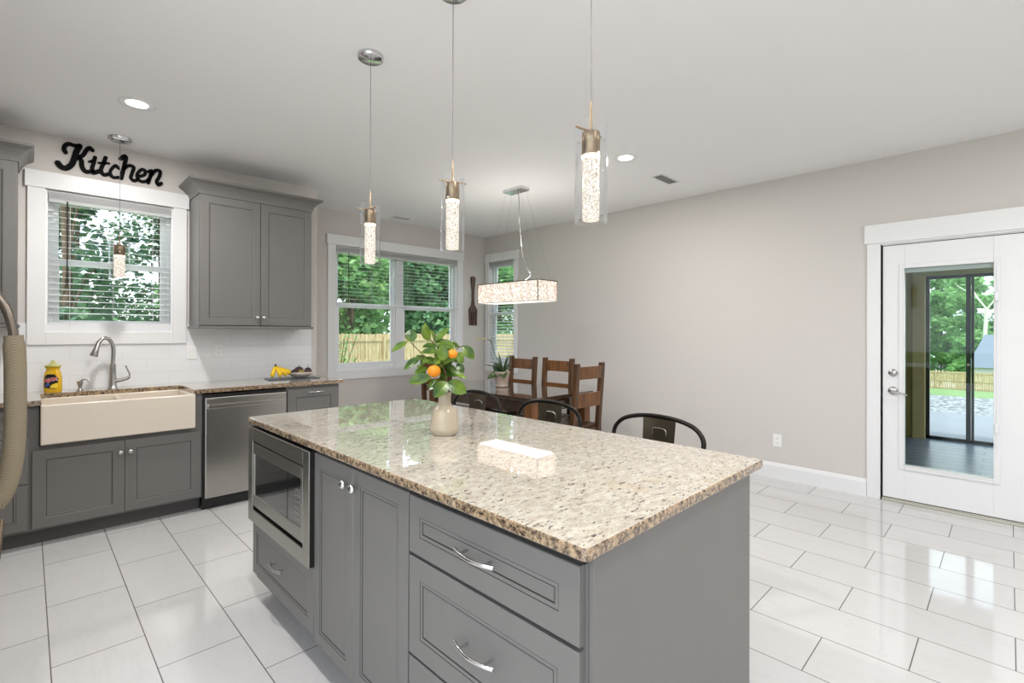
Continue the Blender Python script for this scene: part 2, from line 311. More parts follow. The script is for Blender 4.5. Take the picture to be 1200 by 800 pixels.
# ------------------------------------------------------------------ mesh helpers
class MB:
    def __init__(s): s.v = []; s.f = []; s.m = []; s.sm = []; s.mi = 0; s.smooth = False
    def mat(s, i): s.mi = i; return s
    def add(s, vs, fs, smooth=None):
        o = len(s.v); s.v += [Vector(p) for p in vs]
        for f in fs: s.f.append([o+i for i in f]); s.m.append(s.mi); s.sm.append(s.smooth if smooth is None else smooth)
        return s
    def box(s, x0, x1, y0, y1, z0, z1, R=None, c=None):
        x0, x1 = min(x0, x1), max(x0, x1); y0, y1 = min(y0, y1), max(y0, y1); z0, z1 = min(z0, z1), max(z0, z1)
        vs = [Vector((x, y, z)) for z in (z0, z1) for y in (y0, y1) for x in (x0, x1)]
        if R is not None:
            c = Vector(c) if c is not None else Vector(((x0+x1)/2, (y0+y1)/2, (z0+z1)/2)); vs = [c + R @ (p-c) for p in vs]
        return s.add(vs, [(0, 2, 3, 1), (4, 5, 7, 6), (0, 1, 5, 4), (2, 6, 7, 3), (0, 4, 6, 2), (1, 3, 7, 5)], False)
    def bar(s, a, b, w, d, up=(0, 0, 1)):      # rectangular bar from a to b
        a, b = Vector(a), Vector(b); t = (b-a).normalized(); u = Vector(up)
        if abs(t.dot(u)) > 0.98: u = Vector((1, 0, 0))
        x = t.cross(u).normalized(); y = x.cross(t).normalized()
        vs = [p + x*(w/2*i) + y*(d/2*j) for p in (a, b) for i, j in ((-1, -1), (1, -1), (1, 1), (-1, 1))]
        return s.add(vs, [(3, 2, 1, 0), (4, 5, 6, 7), (0, 1, 5, 4), (1, 2, 6, 5), (2, 3, 7, 6), (3, 0, 4, 7)], False)
    def tube(s, pts, r, n=10, smooth=True, sy=1.0, caps=True):
        pts = [Vector(p) for p in pts]; rs = r if isinstance(r, (list, tuple)) else [r]*len(pts)
        rings = []; px = None
        for i, p in enumerate(pts):
            t = (pts[min(i+1, len(pts)-1)] - pts[max(i-1, 0)]).normalized()
            if px is None:
                u = Vector((0, 0, 1)) if abs(t.z) < 0.9 else Vector((1, 0, 0)); x = t.cross(u).normalized()
            else: x = (px - t*px.dot(t)).normalized()
            px = x; y = t.cross(x)
            rings.append([p + (x*math.cos(a) + y*math.sin(a)*sy)*rs[i] for a in [2*PI*k/n for k in range(n)]])
        vs = [q for rg in rings for q in rg]; fs = []
        for i in range(len(pts)-1):
            for k in range(n): fs.append((i*n+k, i*n+(k+1) % n, (i+1)*n+(k+1) % n, (i+1)*n+k))
        s.add(vs, fs, smooth)
        if caps: s.add(rings[0], [tuple(reversed(range(n)))], False); s.add(rings[-1], [tuple(range(n))], False)
        return s
    def lathe(s, prof, c=(0, 0, 0), n=32, smooth=True, R=None, close=False):
        c = Vector(c); vs = []
        for r, z in prof:
            for k in range(n):
                p = Vector((r*math.cos(2*PI*k/n), r*math.sin(2*PI*k/n), z)); vs.append(c + (R @ p if R is not None else p))
        fs = []; L = len(prof)
        for i in range(L if close else L-1):
            j = (i+1) % L
            for k in range(n): fs.append((i*n+k, i*n+(k+1) % n, j*n+(k+1) % n, j*n+k))
        return s.add(vs, fs, smooth)
    def disc(s, r, c, n=32, up=True, R=None):
        c = Vector(c); vs = [c + (R @ Vector((r*math.cos(2*PI*k/n), r*math.sin(2*PI*k/n), 0)) if R is not None else Vector((r*math.cos(2*PI*k/n), r*math.sin(2*PI*k/n), 0))) for k in range(n)]
        return s.add(vs, [tuple(range(n)) if up else tuple(reversed(range(n)))], False)
    def ball(s, r, c, n=16, m=10, sc=(1, 1, 1), R=None):
        prof = []; c = Vector(c); vs = []
        for i in range(m+1):
            th = PI*i/m
            for k in range(n):
                p = Vector((r*math.sin(th)*math.cos(2*PI*k/n)*sc[0], r*math.sin(th)*math.sin(2*PI*k/n)*sc[1], -r*math.cos(th)*sc[2]))
                vs.append(c + (R @ p if R is not None else p))
        fs = [(i*n+k, i*n+(k+1) % n, (i+1)*n+(k+1) % n, (i+1)*n+k) for i in range(m) for k in range(n)]
        return s.add(vs, fs, True)
    def extr(s, poly, axis, a, b):      # 2-D polygon extruded along an axis ('x': poly in (y,z); 'y': (x,z); 'z': (x,y))
        def P(u, v, t): return {'x': (t, u, v), 'y': (u, t, v), 'z': (u, v, t)}[axis]
        n = len(poly); vs = [P(u, v, a) for u, v in poly] + [P(u, v, b) for u, v in poly]
        fs = [tuple(range(n)), tuple(reversed(range(n, 2*n)))] + [(i, n+i, n+(i+1) % n, (i+1) % n) for i in range(n)]
        return s.add(vs, fs, False)
    def frame(s, x0, x1, z0, z1, wl, wr, wb, wt, y0, y1):   # picture frame in the x-z plane
        s.box(x0, x0+wl, y0, y1, z0, z1); s.box(x1-wr, x1, y0, y1, z0, z1)
        s.box(x0+wl, x1-wr, y0, y1, z0, z0+wb); s.box(x0+wl, x1-wr, y0, y1, z1-wt, z1); return s
    def build(s, name, mats, parent=None, off=(0, 0, 0), loc=None, rz=0, bevel=0, seg=2):
        off = Vector(off); me = bpy.data.meshes.new(name)
        me.from_pydata([tuple(p-off) for p in s.v], [], s.f)
        for m in (mats if isinstance(mats, (list, tuple)) else [mats]): me.materials.append(MATS[m])
        me.polygons.foreach_set('material_index', s.m); me.polygons.foreach_set('use_smooth', s.sm); me.update()
        o = bpy.data.objects.new(name, me); COL.objects.link(o)
        if parent is not None: o.parent = parent
        if loc is not None: o.location = loc
        elif parent is None: o.location = off
        o.rotation_euler = (0, 0, rz)
        if bevel:
            b = o.modifiers.new('bevel', 'BEVEL'); b.width = bevel; b.segments = seg; b.limit_method = 'ANGLE'; b.angle_limit = math.radians(50)
        return o
def smoothpath(pts, k=6):
    P = [Vector(p) for p in pts]; P = [P[0]*2-P[1]] + P + [P[-1]*2-P[-2]]; out = []
    for i in range(1, len(P)-2):
        for j in range(k):
            t = j/k; a, b, c, d = P[i-1], P[i], P[i+1], P[i+2]
            out.append(0.5*((2*b) + (c-a)*t + (2*a-5*b+4*c-d)*t*t + (3*b-a-3*c+d)*t**3))
    out.append(P[-2]); return out
def tag(o, label=None, cat=None, group=None, kind=None):
    if label: o['label'] = label
    if cat: o['category'] = cat
    if group: o['group'] = group
    if kind: o['kind'] = kind
    return o
def thing(name, label, cat, loc=(0, 0, 0), rz=0, group=None, kind=None):
    o = bpy.data.objects.new(name, None); COL.objects.link(o); o.location = loc; o.rotation_euler = (0, 0, rz)
    o.empty_display_size = 0.1
    return tag(o, label, cat, group, kind)
def dup(root, loc, rz=None, label=None, group=None):
    def cp(o, par):
        c = o.copy(); COL.objects.link(c)
        if par is not None: c.parent = par
        for ch in list(o.children): cp(ch, c)
        return c
    r = cp(root, None); r.location = loc
    if rz is not None: r.rotation_euler = (0, 0, rz)
    if label: r['label'] = label
    if group: r['group'] = group
    return r
def textmesh(body, size, ext=0.0005, offset=0.0):
    c = bpy.data.curves.new('lettering', 'FONT'); c.body = body; c.size = size; c.extrude = ext; c.offset = offset; c.align_x = 'CENTER'; c.align_y = 'CENTER'
    o = bpy.data.objects.new('lettering', c); COL.objects.link(o); bpy.context.view_layer.update()
    me = bpy.data.meshes.new_from_object(o.evaluated_get(bpy.context.evaluated_depsgraph_get()))
    bpy.data.objects.remove(o); return me

# ================================================================== THE SETTING
def wall(name, axis, p0, p1, u0, u1, z0, z1, holes, mat='wall_paint'):
    mb = MB(); us = sorted({u0, u1, *[h[0] for h in holes], *[h[1] for h in holes]}); zs = sorted({z0, z1, *[h[2] for h in holes], *[h[3] for h in holes]})
    # merge columns that have no hole to keep the mesh light
    for i in range(len(us)-1):
        for j in range(len(zs)-1):
            cu, cz = (us[i]+us[i+1])/2, (zs[j]+zs[j+1])/2
            if any(h[0] < cu < h[1] and h[2] < cz < h[3] for h in holes): continue
            if axis == 'y': mb.box(us[i], us[i+1], p0, p1, zs[j], zs[j+1])
            else: mb.box(p0, p1, us[i], us[i+1], zs[j], zs[j+1])
    return tag(mb.build(name, mat), kind='structure')
wall('wall_sink', 'y', YS, YS+0.15, -1.1, XE, 0, HC, [(0.09, 0.855, 1.338, 2.365)])
wall('wall_return', 'x', XE-0.15, XE, YS+0.15, YW+0.15, 0, HC, [])
wall('wall_back', 'y', YW, YW+0.15, XE, XR+0.15, 0, HC, [(2.58, 4.40, 0.88, 2.365)])
wall('wall_right', 'x', XR, XR+0.15, -3.2, YW, 0, HC, [(4.957, 5.483, 0.87, 2.365), (-0.205, 0.727, 0, 2.062)])
wall('wall_rear_unseen', 'y', -3.35, -3.2, -1.1, XR+0.15, 0, HC, [])  # unseen wall added to cut light entering from behind the camera
wall('wall_left', 'x', -1.1, -0.95, 1.5, YS, 0, HC, [])
mb = MB(); mb.box(-1.1, XR+0.15, -3.2, YS+0.15, -0.12, 0); mb.box(-8, -1.1, -11, 1.5, -0.12, 0); mb.box(-1.1, XR+0.15, -11, -3.2, -0.12, 0); mb.box(XE-0.15, XR+0.15, YS+0.15, YW+0.15, -0.12, 0); tag(mb.build('floor', 'floor_tile'), kind='structure')  # outer slabs beyond the walls added to bounce light inside
mb = MB(); mb.box(-1.1, XR+0.15, -3.2, YS+0.15, HC, HC+0.12); mb.box(XE-0.15, XR+0.15, YS+0.15, YW+0.15, HC, HC+0.12); tag(mb.build('ceiling', 'ceiling_paint'), kind='structure')
# backsplash
mb = MB(); mb.box(-0.95, XE-0.055, YS-0.008, YS, CT, 1.4); tag(mb.build('trim_backsplash', 'subway_tile'), kind='structure')
def baseboard(name, axis, p, u0, u1, sgn):
    mb = MB(); prof = [(0, 0), (0.016, 0), (0.016, 0.118), (0.012, 0.128), (0.010, 0.138), (0.006, 0.145), (0, 0.145)]
    if axis == 'x': mb.extr([(p+sgn*a, z) for a, z in prof], 'y', u0, u1)
    else: mb.extr([(p+sgn*a, z) for a, z in prof], 'x', u0, u1)
    return tag(mb.build(name, 'trim_white'), kind='structure')
baseboard('baseboard_right', 'x', XR, 0.827, YW, -1)
baseboard('baseboard_back', 'y', YW, XE+0.016, XR-0.016, -1)
baseboard('baseboard_return', 'x', XE, YS, YW-0.016, 1)
baseboard('baseboard_door', 'x', XR, -3.2, -0.305, -1)
# wooden strip of ceiling line shadow is left to the light

# ---- windows: built in local x (along wall), z, with local -y facing the room
def window(name, loc, rz, x0, x1, z0, z1, panes, meet, head=0.12, side=0.095, bottom=0.105, mull=None):
    r = thing(name, None, None, loc, rz, kind='structure')
    mb = MB()      # casing
    mb.box(x0-side, x0, -0.02, 0, z0-bottom, z1); mb.box(x1, x1+side, -0.02, 0, z0-bottom, z1); mb.box(x0, x1, -0.02, 0, z0-bottom, z0)
    mb.box(x0-side-0.014, x1+side+0.014, -0.028, 0, z1, z1+head)
    mb.build('casing', 'trim_white', r, bevel=0.002)
    mb = MB(); j = 0.012   # jamb lining
    mb.frame(x0, x1, z0, z1, j, j, j, j, 0, 0.12); mb.build('jamb', 'trim_white', r)
    gm = MB()
    for (a, b) in panes:
        fr = MB(); fr.frame(a, b, z0+j, z1-j, 0.03, 0.03, 0.03, 0.03, 0.05, 0.11); fo = fr.build('frame', 'vinyl_white', r, bevel=0.002)
        up = MB(); up.frame(a+0.03, b-0.03, meet-0.02, z1-j-0.03, 0.03, 0.03, 0.04, 0.035, 0.083, 0.105); uo = up.build('upper_sash', 'vinyl_white', r, bevel=0.002)
        g = MB(); g.box(a+0.06, b-0.06, 0.092, 0.096, meet+0.02, z1-j-0.065); g.build('pane', 'window_glass', uo)
        lo = MB(); lo.frame(a+0.03, b-0.03, z0+j+0.03, meet+0.022, 0.034, 0.034, 0.045, 0.04, 0.056, 0.08); lo_ = lo.build('lower_sash', 'vinyl_white', r, bevel=0.002)
        g = MB(); g.box(a+0.064, b-0.064, 0.066, 0.070, z0+j+0.075, meet-0.018); g.build('pane', 'window_glass', lo_)
        lt = MB(); cxm = (a+b)/2; lt.box(cxm-0.03, cxm+0.03, 0.045, 0.075, meet+0.022, meet+0.034); lt.build('sash_lock', 'vinyl_white', lo_)
    if mull:
        m_ = MB(); m_.box(mull[0], mull[1], 0.03, 0.12, z0+j, z1-j); m_.build('mullion', 'trim_white', r, bevel=0.002)
    return r
window('window_1', (0, YS, 0), 0, 0.09, 0.855, 1.338, 2.368, [(0.102, 0.843)], 1.853, bottom=0.092)
window('window_2', (0, YW, 0), 0, 2.58, 4.40, 0.88, 2.368, [(2.592, 3.42), (3.50, 4.388)], 1.655, mull=(3.42, 3.50))
# right wall window: local x runs towards -Y of the room
window('window_3', (XR, 0, 0), -PI/2, -5.483, -4.957, 0.87, 2.385, [(-5.471, -4.969)], 1.62, side=0.078)

def blind(name, label, loc, rz, x0, x1, ztop, zbot, pitch=0.044, slatw=0.05, tilt=8, wand=None, cords=(0.12,)):
    r = thing(name, label, 'window blind', loc, rz)
    mb = MB(); mb.box(x0, x1, -0.012, 0.045, ztop-0.055, ztop); mb.box(x0, x1, -0.016, -0.012, ztop-0.075, ztop); mb.build('head_rail', 'blind_white', r, bevel=0.002)
    sl = MB(); z = ztop-0.085; T = math.radians(tilt)
    while z > zbot+0.05:
        c, s_ = math.cos(T)*slatw/2, math.sin(T)*slatw/2; yc = 0.018
        sl.extr([(yc-c, z-s_-0.0012), (yc, z+0.0012-0.0012), (yc+c, z+s_-0.0012), (yc+c, z+s_+0.0014), (yc, z+0.0026), (yc-c, z-s_+0.0014)], 'x', x0+0.004, x1-0.004)
        z -= pitch
    sl.build('slats', 'blind_white', r)
    mb = MB(); mb.box(x0+0.002, x1-0.002, -0.008, 0.044, zbot, zbot+0.026)
    mb.build('bottom_rail', 'blind_white', r, bevel=0.003)
    for t in cords:
        lc = MB()
        for yy in (-0.008, 0.044): lc.tube([(x0+(x1-x0)*t, yy, ztop-0.05), (x0+(x1-x0)*t, yy, zbot+0.02)], 0.0011, 5)
        lc.build('ladder_cord', 'cord_white', r)
    if wand:
        wx, wz = wand; m_ = MB(); m_.tube([(wx, -0.022, ztop-0.06), (wx, -0.026, wz)], 0.0042, 8); m_.build('tilt_wand', 'black_plastic', r)
    return r
blind('window_blind', 'white horizontal blind fully lowered in the window above the sink', (0, YS, 0), 0, 0.104, 0.841, 2.352, 1.385, wand=(0.205, 1.68), cords=(0.16, 0.5, 0.84))
blind('window_blind', 'wide white blind half raised over the double window', (0, YW, 0), 0, 2.595, 4.385, 2.352, 1.665, wand=(2.74, 1.72), cords=(0.07, 0.26, 0.44, 0.56, 0.76, 0.94), tilt=6)
blind('window_blind', 'narrow white blind lowered in the slim window behind the linear chandelier', (XR, 0, 0), -PI/2, -5.469, -4.971, 2.37, 0.90, cords=(0.2, 0.8), tilt=10)

# ---- glazed patio door in the right wall (local x = -world y)
d = thing('door_1', None, None, (XR, 0, 0), -PI/2, kind='structure')
mb = MB(); zz = 2.062
mb.box(-0.825, -0.735, -0.02, 0, 0, 2.075); mb.box(0.213, 0.303, -0.02, 0, 0, 2.075)
mb.box(-0.842, 0.320, -0.028, 0, 2.075, 2.230); mb.box(-0.735, 0.213, -0.02, 0, 2.062, 2.075)
mb.build('casing', 'trim_white', d, bevel=0.003)
mb = MB(); mb.box(-0.735, -0.727, 0, 0.15, 0, 2.062); mb.box(0.205, 0.213, 0, 0.15, 0, 2.062); mb.box(-0.727, 0.205, 0, 0.15, 2.054, 2.062); mb.build('jamb', 'trim_white', d)
mb = MB(); mb.box(-0.727, 0.205, -0.012, 0.15, 0, 0.016); mb.box(-0.727, 0.205, 0.0, 0.05, 0.016, 0.024); mb.build('threshold', 'threshold', d, bevel=0.003)
mb = MB(); mb.box(-0.727, -0.7225, 0.008, 0.04, 0.03, 2.054); mb.box(0.2005, 0.205, 0.008, 0.04, 0.03, 2.054); mb.box(-0.727, 0.205, 0.008, 0.04, 2.0495, 2.054); mb.box(-0.72, 0.2, 0.01, 0.03, 0.02, 0.03); mb.build('weather_seal', 'seal_black', d)
x0, x1, z0, z1 = -0.7225, 0.2005, 0.03, 2.049
gx0, gx1, gz0, gz1 = -0.583, -0.080, 0.305, 1.858
mb = MB(); mb.frame(x0, x1, z0, z1, gx0-x0, x1-gx1, gz0-z0, z1-gz1, 0.004, 0.048)
slab = mb.build('door_leaf', 'trim_white', d, bevel=0.002)
mb = MB(); f = 0.034; mb.frame(gx0-f, gx1+f+0.0, gz0-f, gz1+f, f, f, f, f, -0.008, 0.006); mb.frame(gx0-0.012, gx1+0.012, gz0-0.012, gz1+0.012, 0.012, 0.012, 0.012, 0.012, -0.012, 0.006)
mb.build('lite_frame', 'trim_white', slab, bevel=0.003)
mb = MB(); mb.box(gx0, gx1, 0.010, 0.013, gz0, gz1); mb.box(gx0, gx1, 0.036, 0.039, gz0, gz1); mb.build('pane', 'door_glass', slab)
mb = MB()
for k in range(4): mb.box(gx0+0.004, gx1-0.004, 0.016, 0.033, gz1-0.010-k*0.0075, gz1-0.0045-k*0.0075)
mb.build('raised_blind', 'blind_white', slab)
mb = MB(); mb.box(gx1+0.006, gx1+0.028, -0.030, -0.008, 1.58, 1.64); mb.box(gx1+0.006, gx1+0.028, -0.030, -0.008, 0.64, 0.70); mb.box(gx1+0.012, gx1+0.020, -0.0135, -0.008, 0.5, 1.85); mb.build('blind_slider', 'vinyl_white', slab, bevel=0.003)
Rx = Matrix.Rotation(PI/2, 3, 'X')
mb = MB(); mb.lathe([(0.0, 0.016), (0.026, 0.015), (0.030, 0.008), (0.031, 0)], (-0.656, 0.004, 1.03), 28, R=Rx); mb.box(-0.659, -0.653, -0.030, -0.008, 1.013, 1.047); mb.build('deadbolt', 'brushed_nickel', slab)
mb = MB(); mb.lathe([(0.0, 0.014), (0.028, 0.013), (0.033, 0.006), (0.034, 0)], (-0.656, 0.004, 0.886), 28, R=Rx); mb.tube([(-0.656, 0.0, 0.886), (-0.656, -0.045, 0.886)], 0.009)
mb.tube(smoothpath([(-0.656, -0.045, 0.886), (-0.64, -0.05, 0.884), (-0.60, -0.05, 0.872), (-0.56, -0.046, 0.862)], 5), [0.009]*6+[0.008]*5+[0.006]*5, 8); mb.build('door_handle', 'brushed_nickel', slab)
mb = MB(); mb.box(-0.729, -0.722, -0.004, 0.01, 0.86, 0.915); mb.build('strike_plate', 'black_metal', d)

# ================================================================== KITCHEN
def door_front(w, h, m=0.055, th=0.02, double=False):
    """panel front: local x 0..w, z 0..h, face at y=0 (towards -y), body to y=th."""
    mb = MB(); c = 0.002
    def ring(i, y): return [(i, y, i), (w-i, y, i), (w-i, y, h-i), (i, y, h-i)]
    steps = [(0, th, 0), (0, c, 0), (c, 0, 0), (m, 0, 0)]
    if double: steps += [(m+0.0018, 0.0008, 1), (m+0.011, 0.0015, 0), (m+0.0145, 0.0028, 1), (m+0.020, 0.0040, 0)]
    else: steps += [(m+0.007, 0.0022, 0), (m+0.0105, 0.0034, 1), (m+0.016, 0.0045, 0)]
    prev = ring(*steps[0][:2])
    for i, y, mi in steps[1:]:
        cur = ring(i, y); mb.mat(mi)
        for k in range(4): mb.add([prev[k], prev[(k+1) % 4], cur[(k+1) % 4], cur[k]], [(0, 1, 2, 3)])
        prev = cur
    mb.mat(0); mb.add(prev, [(0, 1, 2, 3)]); mb.add(ring(0, th), [(3, 2, 1, 0)])
    return mb
def bar_pull(parent, x, z, length=0.14):
    """arched bar pull, sticks out towards local -y."""
    mb = MB(); L = length/2
    mb.tube(smoothpath([(x-L, -0.018, z), (x-L*0.6, -0.028, z), (x, -0.034, z), (x+L*0.6, -0.028, z), (x+L, -0.018, z)], 5), 0.0045, 8, sy=1.3)
    for s in (-1, 1): mb.tube([(x+s*L*0.62, 0.002, z), (x+s*L*0.62, -0.027, z)], 0.004, 8)
    return mb.build('handle', 'pull_nickel', parent)
def oval_knob(parent, x, z):
    mb = MB(); mb.tube([(x, 0.0, z), (x, -0.016, z)], 0.005, 8); mb.ball(0.016, (x, -0.024, z), 12, 8, (1.15, 0.7, 0.95))
    return mb.build('knob', 'pull_nickel', parent)
def cabinet(label, loc, rz, w, h, depth, toe=0.10, toedepth=0.07, group=None, body=None):
    r = thing('base_cabinet', label, 'cabinet', loc, rz, group)
    mb = MB()
    for b in (body or [(0, w, 0.02, depth, toe, h)]): mb.box(*b)
    mb.build('carcass', 'cabinet_gray', r)
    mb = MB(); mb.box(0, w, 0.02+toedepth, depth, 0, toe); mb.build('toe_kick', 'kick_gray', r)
    return r
def front(r, kind, x, z, w, h, m=0.055, double=False, pull=None, knob=None):
    o = door_front(w, h, m, double=double).build(kind, ['cabinet_gray', 'glaze_dark'], r, loc=(x, 0, z))
    if pull: bar_pull(o, *pull)
    if knob: oval_knob(o, *knob)
    return o

# ---- sink run (faces -Y)
YF = YS-0.63
r = cabinet('grey drawer base cabinet at the left end of the sink wall', (-0.62, YF, 0), 0, 0.63, 0.882, 0.622)
front(r, 'drawer', 0.02, 0.69, 0.605, 0.172, 0.04, True, (0.3, 0.085))
front(r, 'drawer', 0.02, 0.403, 0.605, 0.279, 0.05, True, (0.3, 0.14))
front(r, 'drawer', 0.02, 0.118, 0.605, 0.278, 0.05, True, (0.3, 0.14))
r = cabinet('grey two-door cabinet under the farmhouse sink', (0.01, YF, 0), 0, 0.925, 0.6, 0.622, body=[(0, 0.925, 0.02, 0.622, 0.10, 0.625), (0, 0.044, 0.02, 0.622, 0.625, 0.882), (0.875, 0.925, 0.02, 0.622, 0.625, 0.882)])
front(r, 'door', 0.012, 0.115, 0.453, 0.488, 0.058, False, knob=(0.428, 0.41))
front(r, 'door', 0.467, 0.115, 0.450, 0.488, 0.058, False, knob=(0.028, 0.41))
r = cabinet('grey base cabinet right of the dishwasher at the wall end', (1.543, YF, 0), 0, 0.462, 0.882, 0.622)
front(r, 'drawer', 0.008, 0.60, 0.446, 0.255, 0.065, False, (0.235, 0.225, 0.13))
front(r, 'door', 0.008, 0.118, 0.446, 0.476, 0.058, False, knob=(0.03, 0.42))

# dishwasher
r = thing('dishwasher', 'stainless steel dishwasher between the sink and the end cabinet', 'dishwasher', (0.937, YF, 0))
mb = MB(); mb.box(0.0, 0.604, 0.02, 0.60, 0.02, 0.868); mb.build('tub', 'black_plastic', r)
mb = MB(); mb.box(0.010, 0.598, -0.022, 0.02, 0.092, 0.846); dwd = mb.build('door', 'stainless', r, bevel=0.006, seg=3)
mb = MB(); mb.box(0.022, 0.586, -0.050, -0.040, 0.764, 0.796); mb.box(0.022, 0.034, -0.040, -0.022, 0.764, 0.796); mb.box(0.574, 0.586, -0.040, -0.022, 0.764, 0.796); mb.build('handle', 'stainless', dwd, bevel=0.003)
mb = MB(); mb.box(0.02, 0.14, -0.0235, -0.0215, 0.822, 0.836); mb.build('badge', 'slate_steel', dwd)
mb = MB(); mb.box(0.0, 0.604, 0.03, 0.05, 0.0, 0.088); mb.build('kick_plate', 'black_plastic', r)

# wall worktop with the sink cut-out
mb = MB(); y0 = YS-0.648
mb.box(-0.95, 0.062, y0, YS-0.008, CT-0.03, CT); mb.box(0.062, 0.877, 4.655, YS-0.008, CT-0.03, CT); mb.box(0.877, 2.033, y0, YS-0.008, CT-0.03, CT)
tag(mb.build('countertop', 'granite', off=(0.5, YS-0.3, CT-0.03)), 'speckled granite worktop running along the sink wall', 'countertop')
# farmhouse sink
r = thing('farmhouse_sink', 'white fireclay apron-front double sink', 'sink', (0.47, 4.43, 0.636))
mb = MB(); sx0, sx1, sy0, sy1, sz = 0.058, 0.882, 4.203, 4.672, 0.8835
t = 0.03; zb = 0.68
mb.box(sx0, sx1, sy0, sy0+t, 0.636, sz); mb.box(sx0, sx1, sy1-t, sy1, 0.636, sz); mb.box(sx0, sx0+t, sy0+t, sy1-t, 0.636, sz); mb.box(sx1-t, sx1, sy0+t, sy1-t, 0.636, sz)
mb.box(sx0+t, sx1-t, sy0+t, sy1-t, 0.636, zb); mb.build('basin', 'fireclay', r, off=r.location, bevel=0.008, seg=3)
mb = MB(); mb.box(0.455, 0.485, sy0+t, sy1-t, zb, 0.868); mb.build('divider', 'fireclay', r, off=r.location, bevel=0.010, seg=3)
for cx in (0.27, 0.68):
    mb = MB(); mb.lathe([(0.045, 0), (0.043, 0.004), (0.03, 0.003), (0.0, 0.001)], (cx, 4.47, zb), 24); mb.build('drain', 'chrome', r, off=r.location)

# faucet
r = thing('kitchen_faucet', 'brushed gooseneck pull-down faucet behind the sink', 'faucet', (0.458, 4.745, CT))
mb = MB(); mb.lathe([(0.032, 0), (0.031, 0.004), (0.027, 0.012), (0.0245, 0.03), (0.021, 0.10), (0.019, 0.172), (0.0205, 0.176), (0.0205, 0.182), (0.015, 0.186), (0, 0.186)], (0, 0, 0), 24)
mb.build('body', 'brushed_nickel', r)
neck = [(0, 0, 0.18), (0.002, 0, 0.24), (0.003, 0, 0.29), (-0.005, -0.002, 0.335), (-0.028, -0.009, 0.372), (-0.058, -0.018, 0.376), (-0.082, -0.026, 0.350)]
mb = MB(); mb.tube(smoothpath(neck, 6), 0.0135, 14); mb.build('spout', 'brushed_nickel', r)
mb = MB(); mb.tube([(-0.081, -0.026, 0.352), (-0.086, -0.0275, 0.342)], 0.0155, 14)
mb.tube([(-0.086, -0.0275, 0.342), (-0.098, -0.032, 0.30), (-0.112, -0.037, 0.252), (-0.114, -0.0375, 0.246)], [0.0145, 0.0175, 0.0255, 0.023], 16); mb.build('spray_head', 'brushed_nickel', r)
mb = MB(); mb.tube([(0.01, -0.005, 0.055), (0.05, -0.012, 0.062), (0.085, -0.015, 0.072), (0.100, -0.016, 0.084)], [0.016, 0.014, 0.0135, 0.012], 12)
mb.tube(smoothpath([(0.098, -0.016, 0.082), (0.098, -0.016, 0.108), (0.086, -0.014, 0.138), (0.076, -0.012, 0.170)], 4), 0.0058, 8); mb.build('lever', 'brushed_nickel', r)
r = thing('soap_dispenser', 'small brushed metal soap pump left of the faucet', 'soap dispenser', (0.272, 4.735, CT))
mb = MB(); mb.lathe([(0.021, 0), (0.021, 0.004), (0.014, 0.010), (0.010, 0.018), (0.014, 0.040), (0.019, 0.064), (0.019, 0.068), (0, 0.069)], n=20); mb.build('pump', 'brushed_nickel', r)
mb = MB(); mb.tube(smoothpath([(0, 0, 0.066), (0.012, -0.003, 0.076), (0.035, -0.01, 0.078), (0.05, -0.014, 0.062)], 4), 0.0045, 8); mb.build('nozzle', 'brushed_nickel', r)

# dish soap bottle
r = thing('dish_soap_bottle', 'yellow dish soap bottle with a dark label left of the sink', 'soap bottle', (0.128, 4.722, CT), rz=-0.42)
def superlathe(prof, sy, n=32, c=(0, 0)):
    mb = MB(); vs = []
    for rx, z in prof:
        for k in range(n):
            a = 2*PI*k/n; cx, sn = math.cos(a), math.sin(a)
            vs.append((rx*math.copysign(abs(cx)**0.8, cx), rx*sy*math.copysign(abs(sn)**0.8, sn), z))
    mb.add(vs, [(i*n+k, i*n+(k+1) % n, (i+1)*n+(k+1) % n, (i+1)*n+k) for i in range(len(prof)-1) for k in range(n)], True); return mb
superlathe([(0, 0), (0.046, 0), (0.050, 0.006), (0.051, 0.05), (0.050, 0.10), (0.044, 0.14), (0.037, 0.155), (0.037, 0.165), (0.043, 0.18), (0, 0.181)], 0.55).build('bottle', 'soap_yellow', r)
superlathe([(0.046, 0.181), (0.047, 0.187), (0.036, 0.194), (0.018, 0.203), (0.012, 0.207), (0.011, 0.220), (0.006, 0.227), (0, 0.228)], 0.6).build('cap', 'soap_cap', r)
mb = MB(); pts = [(-0.034, 0.035), (0.028, 0.025), (0.039, 0.045), (0.040, 0.10), (0.020, 0.128), (-0.020, 0.130), (-0.037, 0.11), (-0.040, 0.06)]
def labelsurf(mb, poly, lift, n=12):
    xs = [p[0] for p in poly]; a, b = min(xs), max(xs)
    def span(x):
        ys = []
        for i in range(len(poly)):
            p, q = poly[i], poly[(i+1) % len(poly)]
            if (p[0]-x)*(q[0]-x) <= 0 and p[0] != q[0]: ys.append(p[1]+(q[1]-p[1])*(x-p[0])/(q[0]-p[0]))
        return min(ys), max(ys)
    sy = lambda x: -0.051*0.55*max(0, 1-(abs(x)/0.051)**2.5)**(1/2.5)*1.02 - lift
    L = []
    for i in range(n+1):
        x = a+(b-a)*(i+0.001)/(n+0.002); lo, hi = span(x); L.append(((x, sy(x), lo), (x, sy(x), hi)))
    for i in range(n): mb.add([L[i][0], L[i+1][0], L[i+1][1], L[i][1]], [(0, 1, 2, 3)], True)
